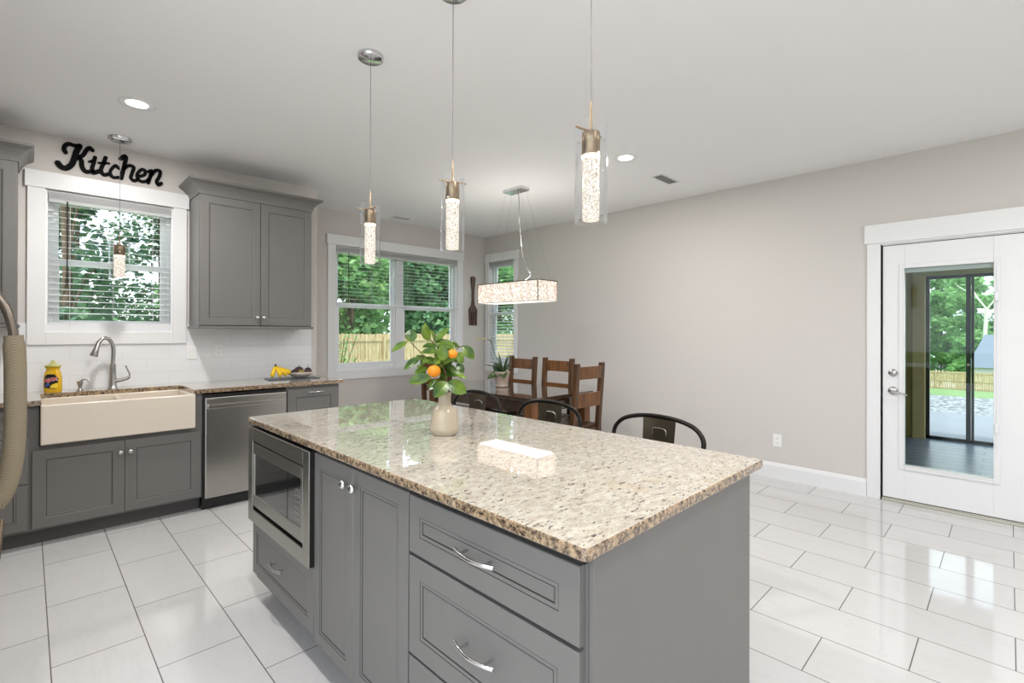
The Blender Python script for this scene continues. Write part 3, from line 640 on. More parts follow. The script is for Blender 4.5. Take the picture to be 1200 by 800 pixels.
mb.mat(0); labelsurf(mb, pts, 0.0006); mb.mat(1); labelsurf(mb, [(-0.005, 0.034), (0.030, 0.030), (0.038, 0.046), (0.036, 0.07), (0.016, 0.062), (0.0, 0.052)], 0.0010); mb.mat(2); labelsurf(mb, [(-0.034, 0.05), (-0.022, 0.042), (-0.004, 0.055), (-0.012, 0.068), (-0.03, 0.066)], 0.0010)
lab = mb.build('label_sticker', ['label_black', 'label_yellow', 'label_blue'], r)
for off_, lift_, m_ in ((0.0026, 0.0018, 'plate_white'), (0.0009, 0.0030, 'label_red')):
    me = textmesh('AJAX', 0.031, 0.0005, off_)
    for v in me.vertices:
        x, y = v.co.x*0.98, v.co.y; v.co = Vector((x, -0.051*0.55*max(0, 1-(abs(x)/0.051)**2.5)**(1/2.5)*1.02-lift_-v.co.z*0.5, y+0.090+x*0.18))
    me.materials.clear(); me.materials.append(MATS[m_]); o = bpy.data.objects.new('lettering', me); COL.objects.link(o); o.parent = r

# upper cabinets
def crown(mb, x0, x1, y0, y1, z, left=True, right=True, out=0.078, h=0.112):
    prof = [(0.0, 0.0), (0.006, 0.0), (0.008, 0.012), (0.014, 0.030), (0.026, 0.052), (0.045, 0.074), (out-0.006, 0.092), (out, 0.097), (out, h)]
    rows = []
    for o_, dz in prof:
        a = x0-o_ if left else x0; b = x1+o_ if right else x1
        rows.append([(a, y1, z+dz), (a, y0-o_, z+dz), (b, y0-o_, z+dz), (b, y1, z+dz)])
    for i in range(len(rows)-1):
        for k in range(3): mb.add([rows[i][k], rows[i][k+1], rows[i+1][k+1], rows[i+1][k]], [(0, 1, 2, 3)])
    t = rows[-1]; mb.add(t, [(0, 1, 2, 3)]); mb.add(rows[0], [(3, 2, 1, 0)]); mb.add([r_[0] for r_ in rows]+[r_[3] for r_ in reversed(rows)], [tuple(range(2*len(rows)))])
def upper(label, x0, x1, doors):
    yf = YS-0.345; r = thing('wall_cabinet', label, 'cabinet', (x0, yf, 1.385))
    mb = MB(); mb.box(0, x1-x0, 0.02, 0.345, 0.004, 1.062); mb.build('carcass', 'cabinet_gray', r)
    mb = MB(); mb.box(-0.012, x1-x0+0.012, -0.008, 0.345, -0.018, 0.004); mb.build('light_rail', 'cabinet_gray', r, bevel=0.003)
    mb = MB(); crown(mb, 0, x1-x0, 0.012, 0.345, 1.062); mb.build('crown_moulding', 'cabinet_gray', r)
    for (a, b, kx) in doors: front(r, 'door', a, 0.010, b-a, 1.048, 0.058, False, knob=(kx-a, 0.070))
    return r
upper('grey two-door wall cabinet between the two windows', 0.972, 1.868, [(0.004, 0.452, 0.425), (0.456, 0.892, 0.478)])
upper('grey wall cabinet cut by the left frame edge', -0.75, -0.05, [(0.004, 0.345, 0.32), (0.349, 0.696, 0.375)])

# wall plates
def outlet(name, label, cat, loc, rz, w=0.072, gang=1, switch=False):
    r = thing(name, label, cat, loc, rz)
    mb = MB(); mb.box(-w*gang/2-0.002*(gang-1), w*gang/2, -0.006, 0, -0.058, 0.058); mb.build('cover_plate', 'plate_white', r, bevel=0.003)
    for g in range(gang):
        cx = -w*gang/2 + w*(g+0.5)
        mb = MB()
        if switch: mb.box(cx-0.016, cx+0.016, -0.010, -0.005, -0.033, 0.033)
        else:
            mb.box(cx-0.017, cx+0.017, -0.0085, -0.005, 0.006, 0.034); mb.box(cx-0.017, cx+0.017, -0.0085, -0.005, -0.034, -0.006)
        sk = mb.build('switch' if switch else 'receptacle', 'plate_white', r, bevel=0.002)
        if not switch:
            for zc in (0.02, -0.02):
                for dx in (-0.007, 0.007): mb = MB(); mb.box(cx+dx-0.001, cx+dx+0.001, -0.0092, -0.0084, zc-0.005, zc+0.005); mb.build('slot', 'black_plastic', sk)
    return r
outlet('light_switch', 'white rocker switch plate on the backsplash beside the sink window', 'switch', (0.99, YS-0.008, 1.168), 0, gang=1, switch=True)
outlet('wall_outlet', 'white outlet on the backsplash under the two-door wall cabinet', 'outlet', (1.192, YS-0.008, 1.178), 0)
outlet('wall_outlet', 'white outlet low on the bare right wall', 'outlet', (XR, 1.506, 0.352), -PI/2)

# Kitchen lettering
ST = [[(0.194, 2.656), (0.186, 2.680), (0.194, 2.707), (0.213, 2.723), (0.240, 2.718), (0.271, 2.721)],
    [(0.271, 2.721), (0.254, 2.676), (0.243, 2.625), (0.227, 2.573), (0.197, 2.540), (0.170, 2.545), (0.153, 2.568)],
    [(0.344, 2.710), (0.327, 2.723), (0.307, 2.697), (0.293, 2.663), (0.263, 2.632)],
    [(0.263, 2.632), (0.282, 2.616), (0.286, 2.572), (0.305, 2.541), (0.336, 2.547), (0.353, 2.542), (0.382, 2.561)],
    [(0.359, 2.659), (0.352, 2.618), (0.343, 2.571), (0.353, 2.542)], [(0.326, 2.619), (0.352, 2.634)],
    [(0.421, 2.673), (0.408, 2.624), (0.394, 2.571), (0.411, 2.541), (0.441, 2.552)], [(0.381, 2.624), (0.441, 2.634)],
    [(0.501, 2.610), (0.482, 2.627), (0.459, 2.598), (0.448, 2.565), (0.465, 2.534), (0.501, 2.540)],
    [(0.511, 2.687), (0.534, 2.713), (0.544, 2.700), (0.534, 2.639), (0.516, 2.538)],
    [(0.526, 2.606), (0.559, 2.645), (0.592, 2.641), (0.584, 2.596), (0.575, 2.555), (0.594, 2.535), (0.622, 2.550)],
    [(0.619, 2.573), (0.660, 2.594), (0.666, 2.627), (0.644, 2.635), (0.617, 2.596), (0.617, 2.560), (0.641, 2.539), (0.673, 2.549), (0.696, 2.578)],
    [(0.688, 2.628), (0.709, 2.637), (0.699, 2.591), (0.686, 2.538)],
    [(0.699, 2.591), (0.731, 2.645), (0.763, 2.649), (0.761, 2.609), (0.742, 2.560), (0.754, 2.536), (0.772, 2.552)]]
WD = [.012, .016, .012, .0125, .0115, .007, .0115, .007, .0095, .0125, .0105, .010, .011, .011]
mb = MB()
for s_, wd in zip(ST, WD):
    wd *= 1.12
    p = smoothpath([(a, 0, b) for a, b in s_], 6); off_ = []
    for i, q in enumerate(p):
        t = (p[min(i+1, len(p)-1)]-p[max(i-1, 0)]).normalized(); nn = Vector((-t.z, 0, t.x)); off_.append((q+nn*wd, q-nn*wd))
    for i in range(len(p)-1):
        a, b, c, e = off_[i][0], off_[i][1], off_[i+1][1], off_[i+1][0]; yf, yb = YS-0.014, YS-0.002
        q = [(a.x, yf, a.z), (b.x, yf, b.z), (c.x, yf, c.z), (e.x, yf, e.z), (a.x, yb, a.z), (b.x, yb, b.z), (c.x, yb, c.z), (e.x, yb, e.z)]
        mb.add(q, [(0, 1, 2, 3), (4, 7, 6, 5), (0, 3, 7, 4), (1, 5, 6, 2)])
    for q in (p[0], p[-1]):
        mb.tube([(q.x, YS-0.0138, q.z), (q.x, YS-0.002, q.z)], wd, 16, smooth=False)
tag(mb.build('wall_lettering', 'letter_black', off=(0.47, YS, 2.62)), 'black script word Kitchen on the wall above the sink window', 'wall sign')

# ================================================================== ISLAND (fronts face -X; local x runs towards -Y)
XI = 0.815; D = 0.885
G = 'island cabinets'
r = cabinet('grey island cabinet with the built-in microwave above one drawer', (XI, 2.69, 0), -PI/2, 0.743, 0.882, D, body=[(0, 0.743, 0.02, D, 0.10, 0.402), (0, 0.743, 0.06, D, 0.402, 0.882)])
front(r, 'drawer', 0.003, 0.135, 0.738, 0.268, 0.052, True, (0.37, 0.15))
mw = thing('microwave', 'built-in microwave with steel trim in the island', 'microwave', (XI-0.02, 2.69, 0.405), -PI/2)
mb = MB(); mb.frame(-0.006, 0.740, 0, 0.466, 0.062, 0.062, 0.062, 0.066, 0, 0.006); mb.build('trim_frame', 'slate_steel', mw, bevel=0.002)
mb = MB(); mb.frame(-0.003, 0.738, 0.003, 0.463, 0.055, 0.055, 0.055, 0.055, 0.006, 0.078); mb.build('housing', 'black_gap_shade', mw)
mb = MB(); mb.box(0.058, 0.676, 0.022, 0.038, 0.066, 0.396); mb.build('vent_gap', 'black_gap_shade', mw)
mb = MB(); mb.frame(0.062, 0.672, 0.082, 0.392, 0.012, 0.02, 0.055, 0.052, 0.002, 0.026); dr = mb.build('door', 'slate_steel', mw, bevel=0.002)
mb = MB(); mb.box(0.074, 0.652, 0.006, 0.02, 0.137, 0.340); mb.build('door_window', 'dark_window', dr)
mb = MB()
for i in range(3):
    for j in range(6): mb.box(0.592+i*0.018, 0.603+i*0.018, 0.0052, 0.0062, 0.160+j*0.024, 0.169+j*0.024)
mb.build('keypad', 'brushed_nickel', dr)
mb = MB(); mb.box(0.500, 0.502, 0.0050, 0.0062, 0.137, 0.340); mb.build('door_seam', 'black_gap_shade', dr)


r = cabinet('tall two-door grey cabinet in the middle of the island', (XI, 1.945, 0), -PI/2, 0.68, 0.882, D)
front(r, 'door', 0.002, 0.118, 0.326, 0.748, 0.05, True, knob=(0.290, 0.690))
front(r, 'door', 0.330, 0.118, 0.347, 0.748, 0.05, True, knob=(0.032, 0.690))
r = cabinet('grey three-drawer cabinet at the near end of the island', (XI, 1.265, 0), -PI/2, 0.648, 0.882, D)
mb = MB(); mb.box(0.0, 0.648, 0.004, 0.02, 0.868, 0.882); mb.build('top_gap', 'black_gap_shade', r)
front(r, 'drawer', 0.003, 0.693, 0.636, 0.170, 0.055, True, (0.318, 0.088, 0.15))
front(r, 'drawer', 0.003, 0.393, 0.636, 0.290, 0.058, True, (0.318, 0.145, 0.15))
front(r, 'drawer', 0.003, 0.118, 0.636, 0.267, 0.058, True, (0.318, 0.135, 0.15))
mb = MB(); mb.box(XI+0.022, 1.705, 0.604, 0.617, 0, 0.883)
pan = tag(mb.build('end_panel', 'cabinet_gray', off=(1.26, 0.61, 0), bevel=0.001), 'flat grey end panel facing the camera side of the island', 'cabinet panel')
mb = MB(); mb.box(1.7005, 1.722, 0.617, 2.69, 0, 0.883)
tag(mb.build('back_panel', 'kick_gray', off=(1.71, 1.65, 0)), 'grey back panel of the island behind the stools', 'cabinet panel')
mb = MB(); x0, x1, y0, y1 = 0.797, 1.803, 0.593, 2.7175
rr = 0.012
poly = []
for cx, cy, a0 in ((x1-rr, y1-rr, 0), (x0+rr, y1-rr, 90), (x0+rr, y0+rr, 180), (x1-rr, y0+rr, 270)):
    for k in range(5): a = math.radians(a0+k*22.5); poly.append((cx+rr*math.cos(a), cy+rr*math.sin(a)))
mb.extr(list(reversed(poly)), 'z', 0.884, CT)
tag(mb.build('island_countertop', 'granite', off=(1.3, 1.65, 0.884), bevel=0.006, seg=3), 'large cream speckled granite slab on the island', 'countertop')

# ================================================================== LIGHTS IN THE ROOM
def area(parent, name, loc, size, power, col=(1, 0.975, 0.95), spread=None):
    l = bpy.data.lights.new(name, 'AREA'); l.shape = 'DISK'; l.size = size; l.energy = power; l.color = col
    o = bpy.data.objects.new(name, l); COL.objects.link(o); o.parent = parent; o.location = loc
    return o
def can(label, x, y):
    r = thing('recessed_light', label, 'ceiling light', (x, y, HC), group=None)
    mb = MB(); mb.lathe([(0.098, 0), (0.097, -0.004), (0.078, -0.005), (0.057, -0.001)], n=36); mb.build('trim_ring', 'trim_white', r)
    mb = MB(); mb.disc(0.058, (0, 0, -0.0015), 36, up=False); mb.build('lens', 'lamp_disc', r)
    area(r, 'lamp', (0, 0, -0.012), 0.13, CAN_POWER)
    return r
can('round recessed light in the ceiling near the sink', 0.483, 3.838)
can('round recessed light in the ceiling right of the near pendant', 3.466, 2.20)
for x, y in ((1.45, 0.14), (3.5, -1.2), (0.45, 1.6), (1.3, -1.6)):  # unseen fill lights added; the island-end one follows the overhang shadow
    can('round recessed ceiling light added out of view', x, y)['group'] = 'added recessed lights out of view'

def pendant(label, x, y, zb, ht=0.31, rad=0.050, canr=0.065, arms=(150, 30, 270), power=3.0, group=None):
    """zb = bottom of the glass sleeve"""
    r = thing('pendant_light', label, 'pendant lamp', (x, y, HC), group=group); z = lambda q: q-HC
    mb = MB(); mb.lathe([(0, -0.024), (canr-0.006, -0.024), (canr, -0.019), (canr, 0)], n=36); c = mb.build('canopy', 'chrome', r)
    zt = zb+ht
    mb = MB(); mb.tube([(0, 0, -0.024), (0, 0, z(zt+0.06))], 0.0016, 6); mb.build('cord', 'cord_clear', r)
    mb = MB(); mb.tube([(0, 0, z(zt+0.07)), (0, 0, z(zt+0.02)), (0, 0, z(zt-0.03))], [0.0022, 0.0045, 0.006], 10)
    for a in arms:
        a = math.radians(a); mb.tube([(0, 0, z(zt-0.022)), (math.cos(a)*(rad+0.012), math.sin(a)*(rad+0.012), z(zt-0.022))], 0.0036, 8)
    mb.build('bracket', 'nickel', r)
    s = rad/0.05
    mb = MB(); mb.lathe([(0, z(zt-0.027)), (0.0275*s, z(zt-0.027)), (0.0285*s, z(zt-0.031)), (0.0285*s, z(zt-0.098)), (0.024*s, z(zt-0.098))], n=28); mb.build('socket_cap', 'nickel', r)
    mb = MB(); mb.lathe([(0, z(zt-0.0985)), (0.028*s, z(zt-0.0985)), (0.028*s, z(zt-0.108)), (0.025*s, z(zt-0.112))], n=28); mb.build('light_ring', 'bulb_ring', r)
    mb = MB(); n = 28; prof = [(0.0255*s, z(zt-0.110)), (0.0265*s, z(zt-0.16)), (0.0265*s, z(zb+0.02)), (0.0255*s, z(zb+0.008)), (0, z(zb+0.007))]
    mb.lathe(prof, n=n); mb.build('bubble_crystal', 'bubble_crystal', r)
    mb = MB(); mb.lathe([(rad, z(zb)), (rad, z(zt)), (rad-0.0035, z(zt)), (rad-0.0035, z(zb))], n=40, close=True); mb.build('glass_sleeve', 'clear_glass', r)
    return r
GP = 'glass pendants over the island'
pendant('glass cylinder pendant furthest from the camera over the island, in front of the double window', 1.252, 2.31, 1.690, group=GP)
pendant('glass cylinder pendant in the middle of the three over the island', 1.252, 1.622, 1.682, group=GP, arms=(-15, 165))
pendant('glass cylinder pendant nearest the camera, beside the recessed light', 1.255, 0.922, 1.690, group=GP, arms=(170, 5, 60))
pendant('glass cylinder pendant hanging in front of the sink window', 0.480, 4.60, 1.738, 0.262, 0.062, 0.072)

# linear crystal chandelier
CX, CYc = 3.455, 3.45
r = thing('linear_chandelier', 'rectangular crystal chandelier over the dining table', 'chandelier', (CX, CYc, HC))
hx, hy, zt, zb = 0.135, 0.42, 1.835-HC, 1.638-HC
mb = MB(); mb.box(-0.06, 0.06, -0.13, 0.13, -0.030, 0); mb.build('canopy', 'chrome', r, bevel=0.003)
mb = MB(); mb.frame(-hx, hx, zt-0.006, zt, 0.006, 0.006, 0.003, 0.003, -hy, hy)
for sx_ in (-1, 1):
    for sy_ in (-1, 1): mb.box(sx_*hx-0.004, sx_*hx+0.004, sy_*hy-0.004, sy_*hy+0.004, zb, zt)
for zz_ in (zb, zt-0.006):
    mb.box(-hx, -hx+0.006, -hy, hy, zz_, zz_+0.006); mb.box(hx-0.006, hx, -hy, hy, zz_, zz_+0.006); mb.box(-hx, hx, -hy, -hy+0.006, zz_, zz_+0.006); mb.box(-hx, hx, hy-0.006, hy, zz_, zz_+0.006)
mb.box(-hx+0.01, hx-0.01, -hy+0.01, hy-0.01, zt-0.004, zt-0.002); mb.build('frame', 'crystal_frame', r)
rnd = random.Random(3)
def crystals(axis, sgn, n, half, pos):
    mb = MB(); pw = 2*half/n
    for i in range(n):
        u = -half+(i+0.5)*pw; a = rnd.uniform(0.0028, 0.0075); z0_ = zb+0.004; z1_ = zt-0.008
        q = [(-pw*0.46, 0), (0, a), (pw*0.46, 0), (0, -a)]
        nz = 5
        for j in range(nz):
            za, zb_ = z0_+(z1_-z0_)*j/nz, z0_+(z1_-z0_)*(j+0.93)/nz
            P = lambda du, dv, zc: (pos+sgn*dv, u+du, zc) if axis == 'y' else (u+du, pos+sgn*dv, zc)
            vs = [P(du, dv, za) for du, dv in q] + [P(du, dv, zb_) for du, dv in q]
            mb.add(vs, [(0, 1, 5, 4), (1, 2, 6, 5), (2, 3, 7, 6), (3, 0, 4, 7), (0, 3, 2, 1), (4, 5, 6, 7)])
    o = mb.build('crystal_panel', 'chandelier_crystal', r); return o
crystals('y', -1, 44, hy-0.006, -hx); crystals('y', 1, 44, hy-0.006, hx); crystals('x', -1, 14, hx-0.006, -hy); crystals('x', 1, 14, hx-0.006, hy)
for yy in (-0.28, -0.14, 0, 0.14, 0.28): mb = MB(); mb.ball(0.024, (0, yy, zt-0.09), 14, 10, (1, 1, 1.5)); mb.build('bulb', 'chandelier_core', r)
mb = MB(); mb.box(-hx+0.006, hx-0.006, -hy+0.006, hy-0.006, zb+0.001, zb+0.004); mb.build('diffuser', 'chandelier_core', r)
mb = MB(); mb.tube(smoothpath([(0.0, -0.02, -0.03), (0.012, -0.03, -0.10), (-0.006, -0.05, -0.28), (0.006, -0.06, -0.50), (0.0, -0.10, -0.70), (0.01, -0.16, -0.82), (0.02, -0.18, -0.87), (-0.02, -0.12, zt+0.004)], 8), 0.0045, 8); mb.build('power_cord', 'brushed_nickel', r)
mb = MB()
for sx_ in (-1, 1):
    for sy_ in (-1, 1): mb.tube([(sx_*0.04, sy_*0.10, -0.03), (sx_*0.11, sy_*0.36, zt)], 0.0007, 4)
mb.build('suspension_wire', 'cord_clear', r)
al = area(r, 'lamp', (0, 0, zb-0.004), 0.24, 2.2, (1, 0.93, 0.84)); al.data.shape = 'RECTANGLE'; al.data.size_y = 0.80
au = area(r, 'ceiling_fill', (0, 0, zt+0.012), 0.22, 3.5, (1, 0.96, 0.90)); au.data.shape = 'RECTANGLE'; au.data.size_y = 0.78; au.rotation_euler = (PI, 0, 0)  # added fill aimed at the ceiling to brighten the dining end

# ceiling registers
def register(label, x0, x1, y0, y1):
    r = thing('ceiling_vent', label, 'vent', ((x0+x1)/2, (y0+y1)/2, HC)); hx_, hy_ = (x1-x0)/2, (y1-y0)/2
    mb = MB(); z = -0.006
    mb.box(-hx_, hx_, -hy_, -hy_+0.02, z, 0); mb.box(-hx_, hx_, hy_-0.02, hy_, z, 0); mb.box(-hx_, -hx_+0.02, -hy_+0.02, hy_-0.02, z, 0); mb.box(hx_-0.02, hx_, -hy_+0.02, hy_-0.02, z, 0); mb.build('frame', 'trim_white', r, bevel=0.002)
    mb = MB(); mb.box(-hx_+0.02, hx_-0.02, -hy_+0.02, hy_-0.02, -0.002, -0.0005); mb.build('duct', 'duct_gray', r)
    mb = MB(); k = 0; R_ = Matrix.Rotation(math.radians(40), 3, 'X')
    while -hy_+0.03+k*0.014 < hy_-0.025:
        yy = -hy_+0.03+k*0.014; mb.box(-hx_+0.02, hx_-0.02, yy-0.006, yy+0.006, -0.005, -0.0038, R=R_); k += 1
    mb.build('louvre', 'trim_white', r)
register('white ceiling vent near the right wall, right of the recessed light', 4.04, 4.38, 2.18, 2.31)
register('white ceiling vent in front of the double window', 3.20, 3.46, 5.27, 5.40)

# ================================================================== ON THE ISLAND AND WORKTOP
VX, VY = 1.262, 1.685
r = tag(None or MB().lathe([(0, 0.001), (0.048, 0), (0.052, 0.004), (0.0605, 0.022), (0.0605, 0.030), (0.057, 0.06), (0.0535, 0.095), (0.049, 0.108), (0.038, 0.118), (0.029, 0.126), (0.026, 0.136), (0.0265, 0.160), (0.029, 0.178), (0.026, 0.178), (0.023, 0.14), (0.023, 0.02), (0, 0.015)], n=40).build('vase', 'vase_ceramic', loc=(VX, VY, CT)), 'beige ceramic bottle vase on the island', 'vase')
# citrus sprig: local u = across the view, z up, d = away
cb = thing('citrus_sprig', 'leafy citrus branches with two orange fruits standing in the beige vase', 'plant', (VX, VY, CT+0.178))
ux = Vector((Rv.x, Rv.y, 0)); dx = Vector((Fv.x, Fv.y, 0)).normalized()
def L(px, py, d=0.0):   # sketch units: 5.333 per reference pixel, vase axis at 365, rim at 500
    k = 0.00068*(1+d/2.07); return ux*((px-365)*k) + Vector((0, 0, (500-py)*k)) + dx*d
def leaf(mb, base, tip, wid, nrm, curl=0.15, n=7):
    base, tip = Vector(base), Vector(tip); ax = tip-base; ln = ax.length; t = ax.normalized(); s_ = t.cross(nrm).normalized(); nn = s_.cross(t).normalized()
    rows = []
    for i in range(n+1):
        u = i/n; wv = wid*0.5*(math.sin(PI*u**0.85)**0.75 if 0 < u < 1 else 0.0)
        c = base + ax*u + nn*(-curl*ln*(u-0.5)**2*2 + curl*ln*0.5)
        rows.append((c - s_*wv + nn*wv*0.28, c, c + s_*wv + nn*wv*0.28))
    for i in range(n):
        a, b = rows[i], rows[i+1]; mb.add([a[0], a[1], b[1], b[0]], [(0, 1, 2, 3)], True); mb.add([a[1], a[2], b[2], b[1]], [(0, 1, 2, 3)], True)
rl = random.Random(11)
LV = [(125, 192, 30, 250, 36, .02), (150, 194, 140, 115, 60, .03), (218, 284, 112, 360, 46, -.02), (292, 398, 150, 430, 58, -.06), (252, 190, 240, 70, 50, .05), (298, 192, 384, 108, 34, .04),
      (335, 238, 222, 242, 36, -.05), (368, 292, 362, 192, 56, -.06), (468, 215, 541, 302, 52, .03), (415, 366, 508, 408, 32, -.05), (385, 432, 508, 500, 72, -.05), (398, 422, 318, 516, 66, -.07),
      (332, 416, 280, 474, 44, -.04), (262, 350, 178, 380, 34, .0), (322, 300, 240, 300, 50, -.04), (455, 250, 468, 332, 40, .02), (292, 208, 262, 118, 46, .07), (255, 296, 195, 352, 40, .04),
      (340, 175, 300, 205, 40, .06), (395, 200, 440, 230, 30, .05), (430, 330, 475, 385, 40, .05), (290, 260, 250, 232, 40, .06), (340, 330, 372, 420, 44, .03), (400, 290, 455, 320, 46, .05)]
mb = MB()
for (a, b, c, e, w_, dd) in LV:
    q = Vector((rl.uniform(-.3, .3), rl.uniform(-.3, .3), 1.0)) - dx*rl.uniform(0.7, 1.8) + ux*rl.uniform(-.5, .5)
    leaf(mb, L(a, b, dd), L(c, e, dd+rl.uniform(-.05, .03)), w_*0.00068*1.3, q.normalized(), 0.12)
for k in range(46):
    a, b = rl.gauss(358, 42), rl.gauss(325, 52); th = rl.uniform(0, 2*PI); ln = rl.uniform(55, 90); dd = rl.uniform(-0.03, 0.10)
    b = min(b, 400)
    leaf(mb, L(a, b, dd), L(a+ln*math.cos(th), b+ln*math.sin(th)*0.8, dd+rl.uniform(-.06, .06)), rl.uniform(40, 62)*0.00068, (Vector((0, 0, 1))-dx*rl.uniform(0, 2)+ux*rl.uniform(-1, 1)).normalized(), 0.12)
mb.build('foliage', 'citrus_leaf', cb)
mb = MB()
for p in ([(366, 580, 0), (360, 500, 0), (340, 420, .02), (300, 330, .02), (228, 270, .01), (150, 195, .02)], [(364, 580, 0), (366, 500, 0), (372, 400, 0), (378, 300, -.02), (440, 230, .0), (475, 215, .03)],
          [(367, 580, 0), (368, 500, 0), (360, 400, .04), (330, 260, .05), (262, 180, .05)], [(365, 580, 0), (372, 500, 0), (385, 420, -.03), (360, 330, -.05), (325, 320, -.05)], [(300, 330, .02), (250, 280, .0), (215, 285, -.02)]):
    mb.tube(smoothpath([L(*q) for q in p], 4), 0.0022, 6)
mb.build('stem', 'stem_brown', cb)
for (a, b, d_, rr_) in ((316, 353, -.085, .0262), (424, 251, -.05, .0205)):
    mb = MB(); mb.ball(rr_, (0, 0, 0), 24, 16, (1.02, 1.02, 0.93)); o = mb.build('fruit', 'orange_peel', cb, loc=L(a, b, d_)); m2 = MB(); m2.lathe([(0.0035, 0), (0.002, 0.003), (0, 0.003)], (0, 0, rr_*0.92), 8); m2.build('fruit_button', 'stem_green', o)

# tray, bananas, bowl
TX, TY = 1.73, 4.62
mb = MB(); mb.box(-0.215, 0.215, -0.11, 0.11, 0, 0.006)
tag(mb.build('serving_tray', 'slate', loc=(TX, TY, CT), rz=-0.12, bevel=0.003), 'thin dark slate board under the bananas and the bowl', 'tray')
r = thing('banana_bunch', 'bunch of ripe yellow bananas on the slate board', 'bananas', (1.583, 4.585, CT+0.007))
crx = Vector((-0.010, 0.01, 0.118))
for k, (ex, ey, ez) in enumerate(((-0.048, -0.020, 0.020), (0.012, -0.048, 0.020), (0.062, -0.042, 0.026), (0.105, -0.018, 0.040), (0.120, 0.012, 0.062))):
    e_ = Vector((ex, ey, ez)); mid = Vector((ex*0.75+0.004*k-0.01, ey*1.05-0.010, 0.050+0.004*k)); mid2 = Vector((ex*0.30-0.010+0.004*k, ey*0.6, 0.092-0.002*k))
    p = smoothpath([crx+Vector((0.002*k, 0, -0.006)), mid2, mid, e_], 5); n_ = len(p)
    rs = [0.005+0.0135*min(1, i/5)*(1 if i < n_-4 else (n_-i)/4.5) for i in range(n_)]
    mb = MB(); mb.tube(p, rs, 8); o = mb.build('banana', 'banana_peel', r)
    m2 = MB(); m2.ball(0.005, p[-1], 8, 6); m2.build('tip', 'banana_tip', o)
mb = MB(); mb.tube([crx+Vector((0, 0, -0.012)), crx+Vector((0.004, 0.004, 0.014))], [0.012, 0.008], 8); mb.build('crown', 'banana_tip', r)
BX, BY = 1.812, 4.640
mb = MB(); mb.lathe([(0, 0), (0.05, 0), (0.056, 0.003), (0.085, 0.018), (0.104, 0.038), (0.110, 0.050), (0.106, 0.050), (0.082, 0.026), (0.05, 0.012), (0, 0.010)], n=36)
tag(mb.build('fruit_bowl', 'bowl_ceramic', loc=(BX, BY, CT+0.006)), 'shallow pale bowl of dark fruit on the slate board', 'bowl')
FR = [(-0.056, -0.01, 0.054, 0.034, 'passion_fruit', 'dark purple fruit leftmost in the pale bowl'), (-0.012, -0.044, 0.052, 0.030, 'pear_green', 'olive-green fruit in front in the pale bowl'),
      (-0.004, 0.028, 0.068, 0.040, 'passion_fruit', 'large dark fruit heaped highest in the pale bowl'), (0.040, -0.024, 0.052, 0.024, 'passion_fruit', 'small dark fruit in the middle of the pale bowl'),
      (0.074, 0.014, 0.064, 0.032, 'passion_fruit', 'dark fruit with a stalk rightmost in the pale bowl')]
for i, (a, b, c, rr_, m_, lab_) in enumerate(FR):
    r = thing('dark_fruit', lab_, 'fruit', (BX+a, BY+b, CT+c)); mb = MB(); mb.ball(rr_, (0, 0, 0), 18, 12, (1, 1, 0.92)); mb.build('skin', m_, r)
    mb = MB(); mb.tube([(0, 0, rr_*0.85), (0.004, 0, rr_+0.012 + (0.014 if i == 4 else 0))], 0.0022, 6); mb.build('stalk', 'stem_brown', r)

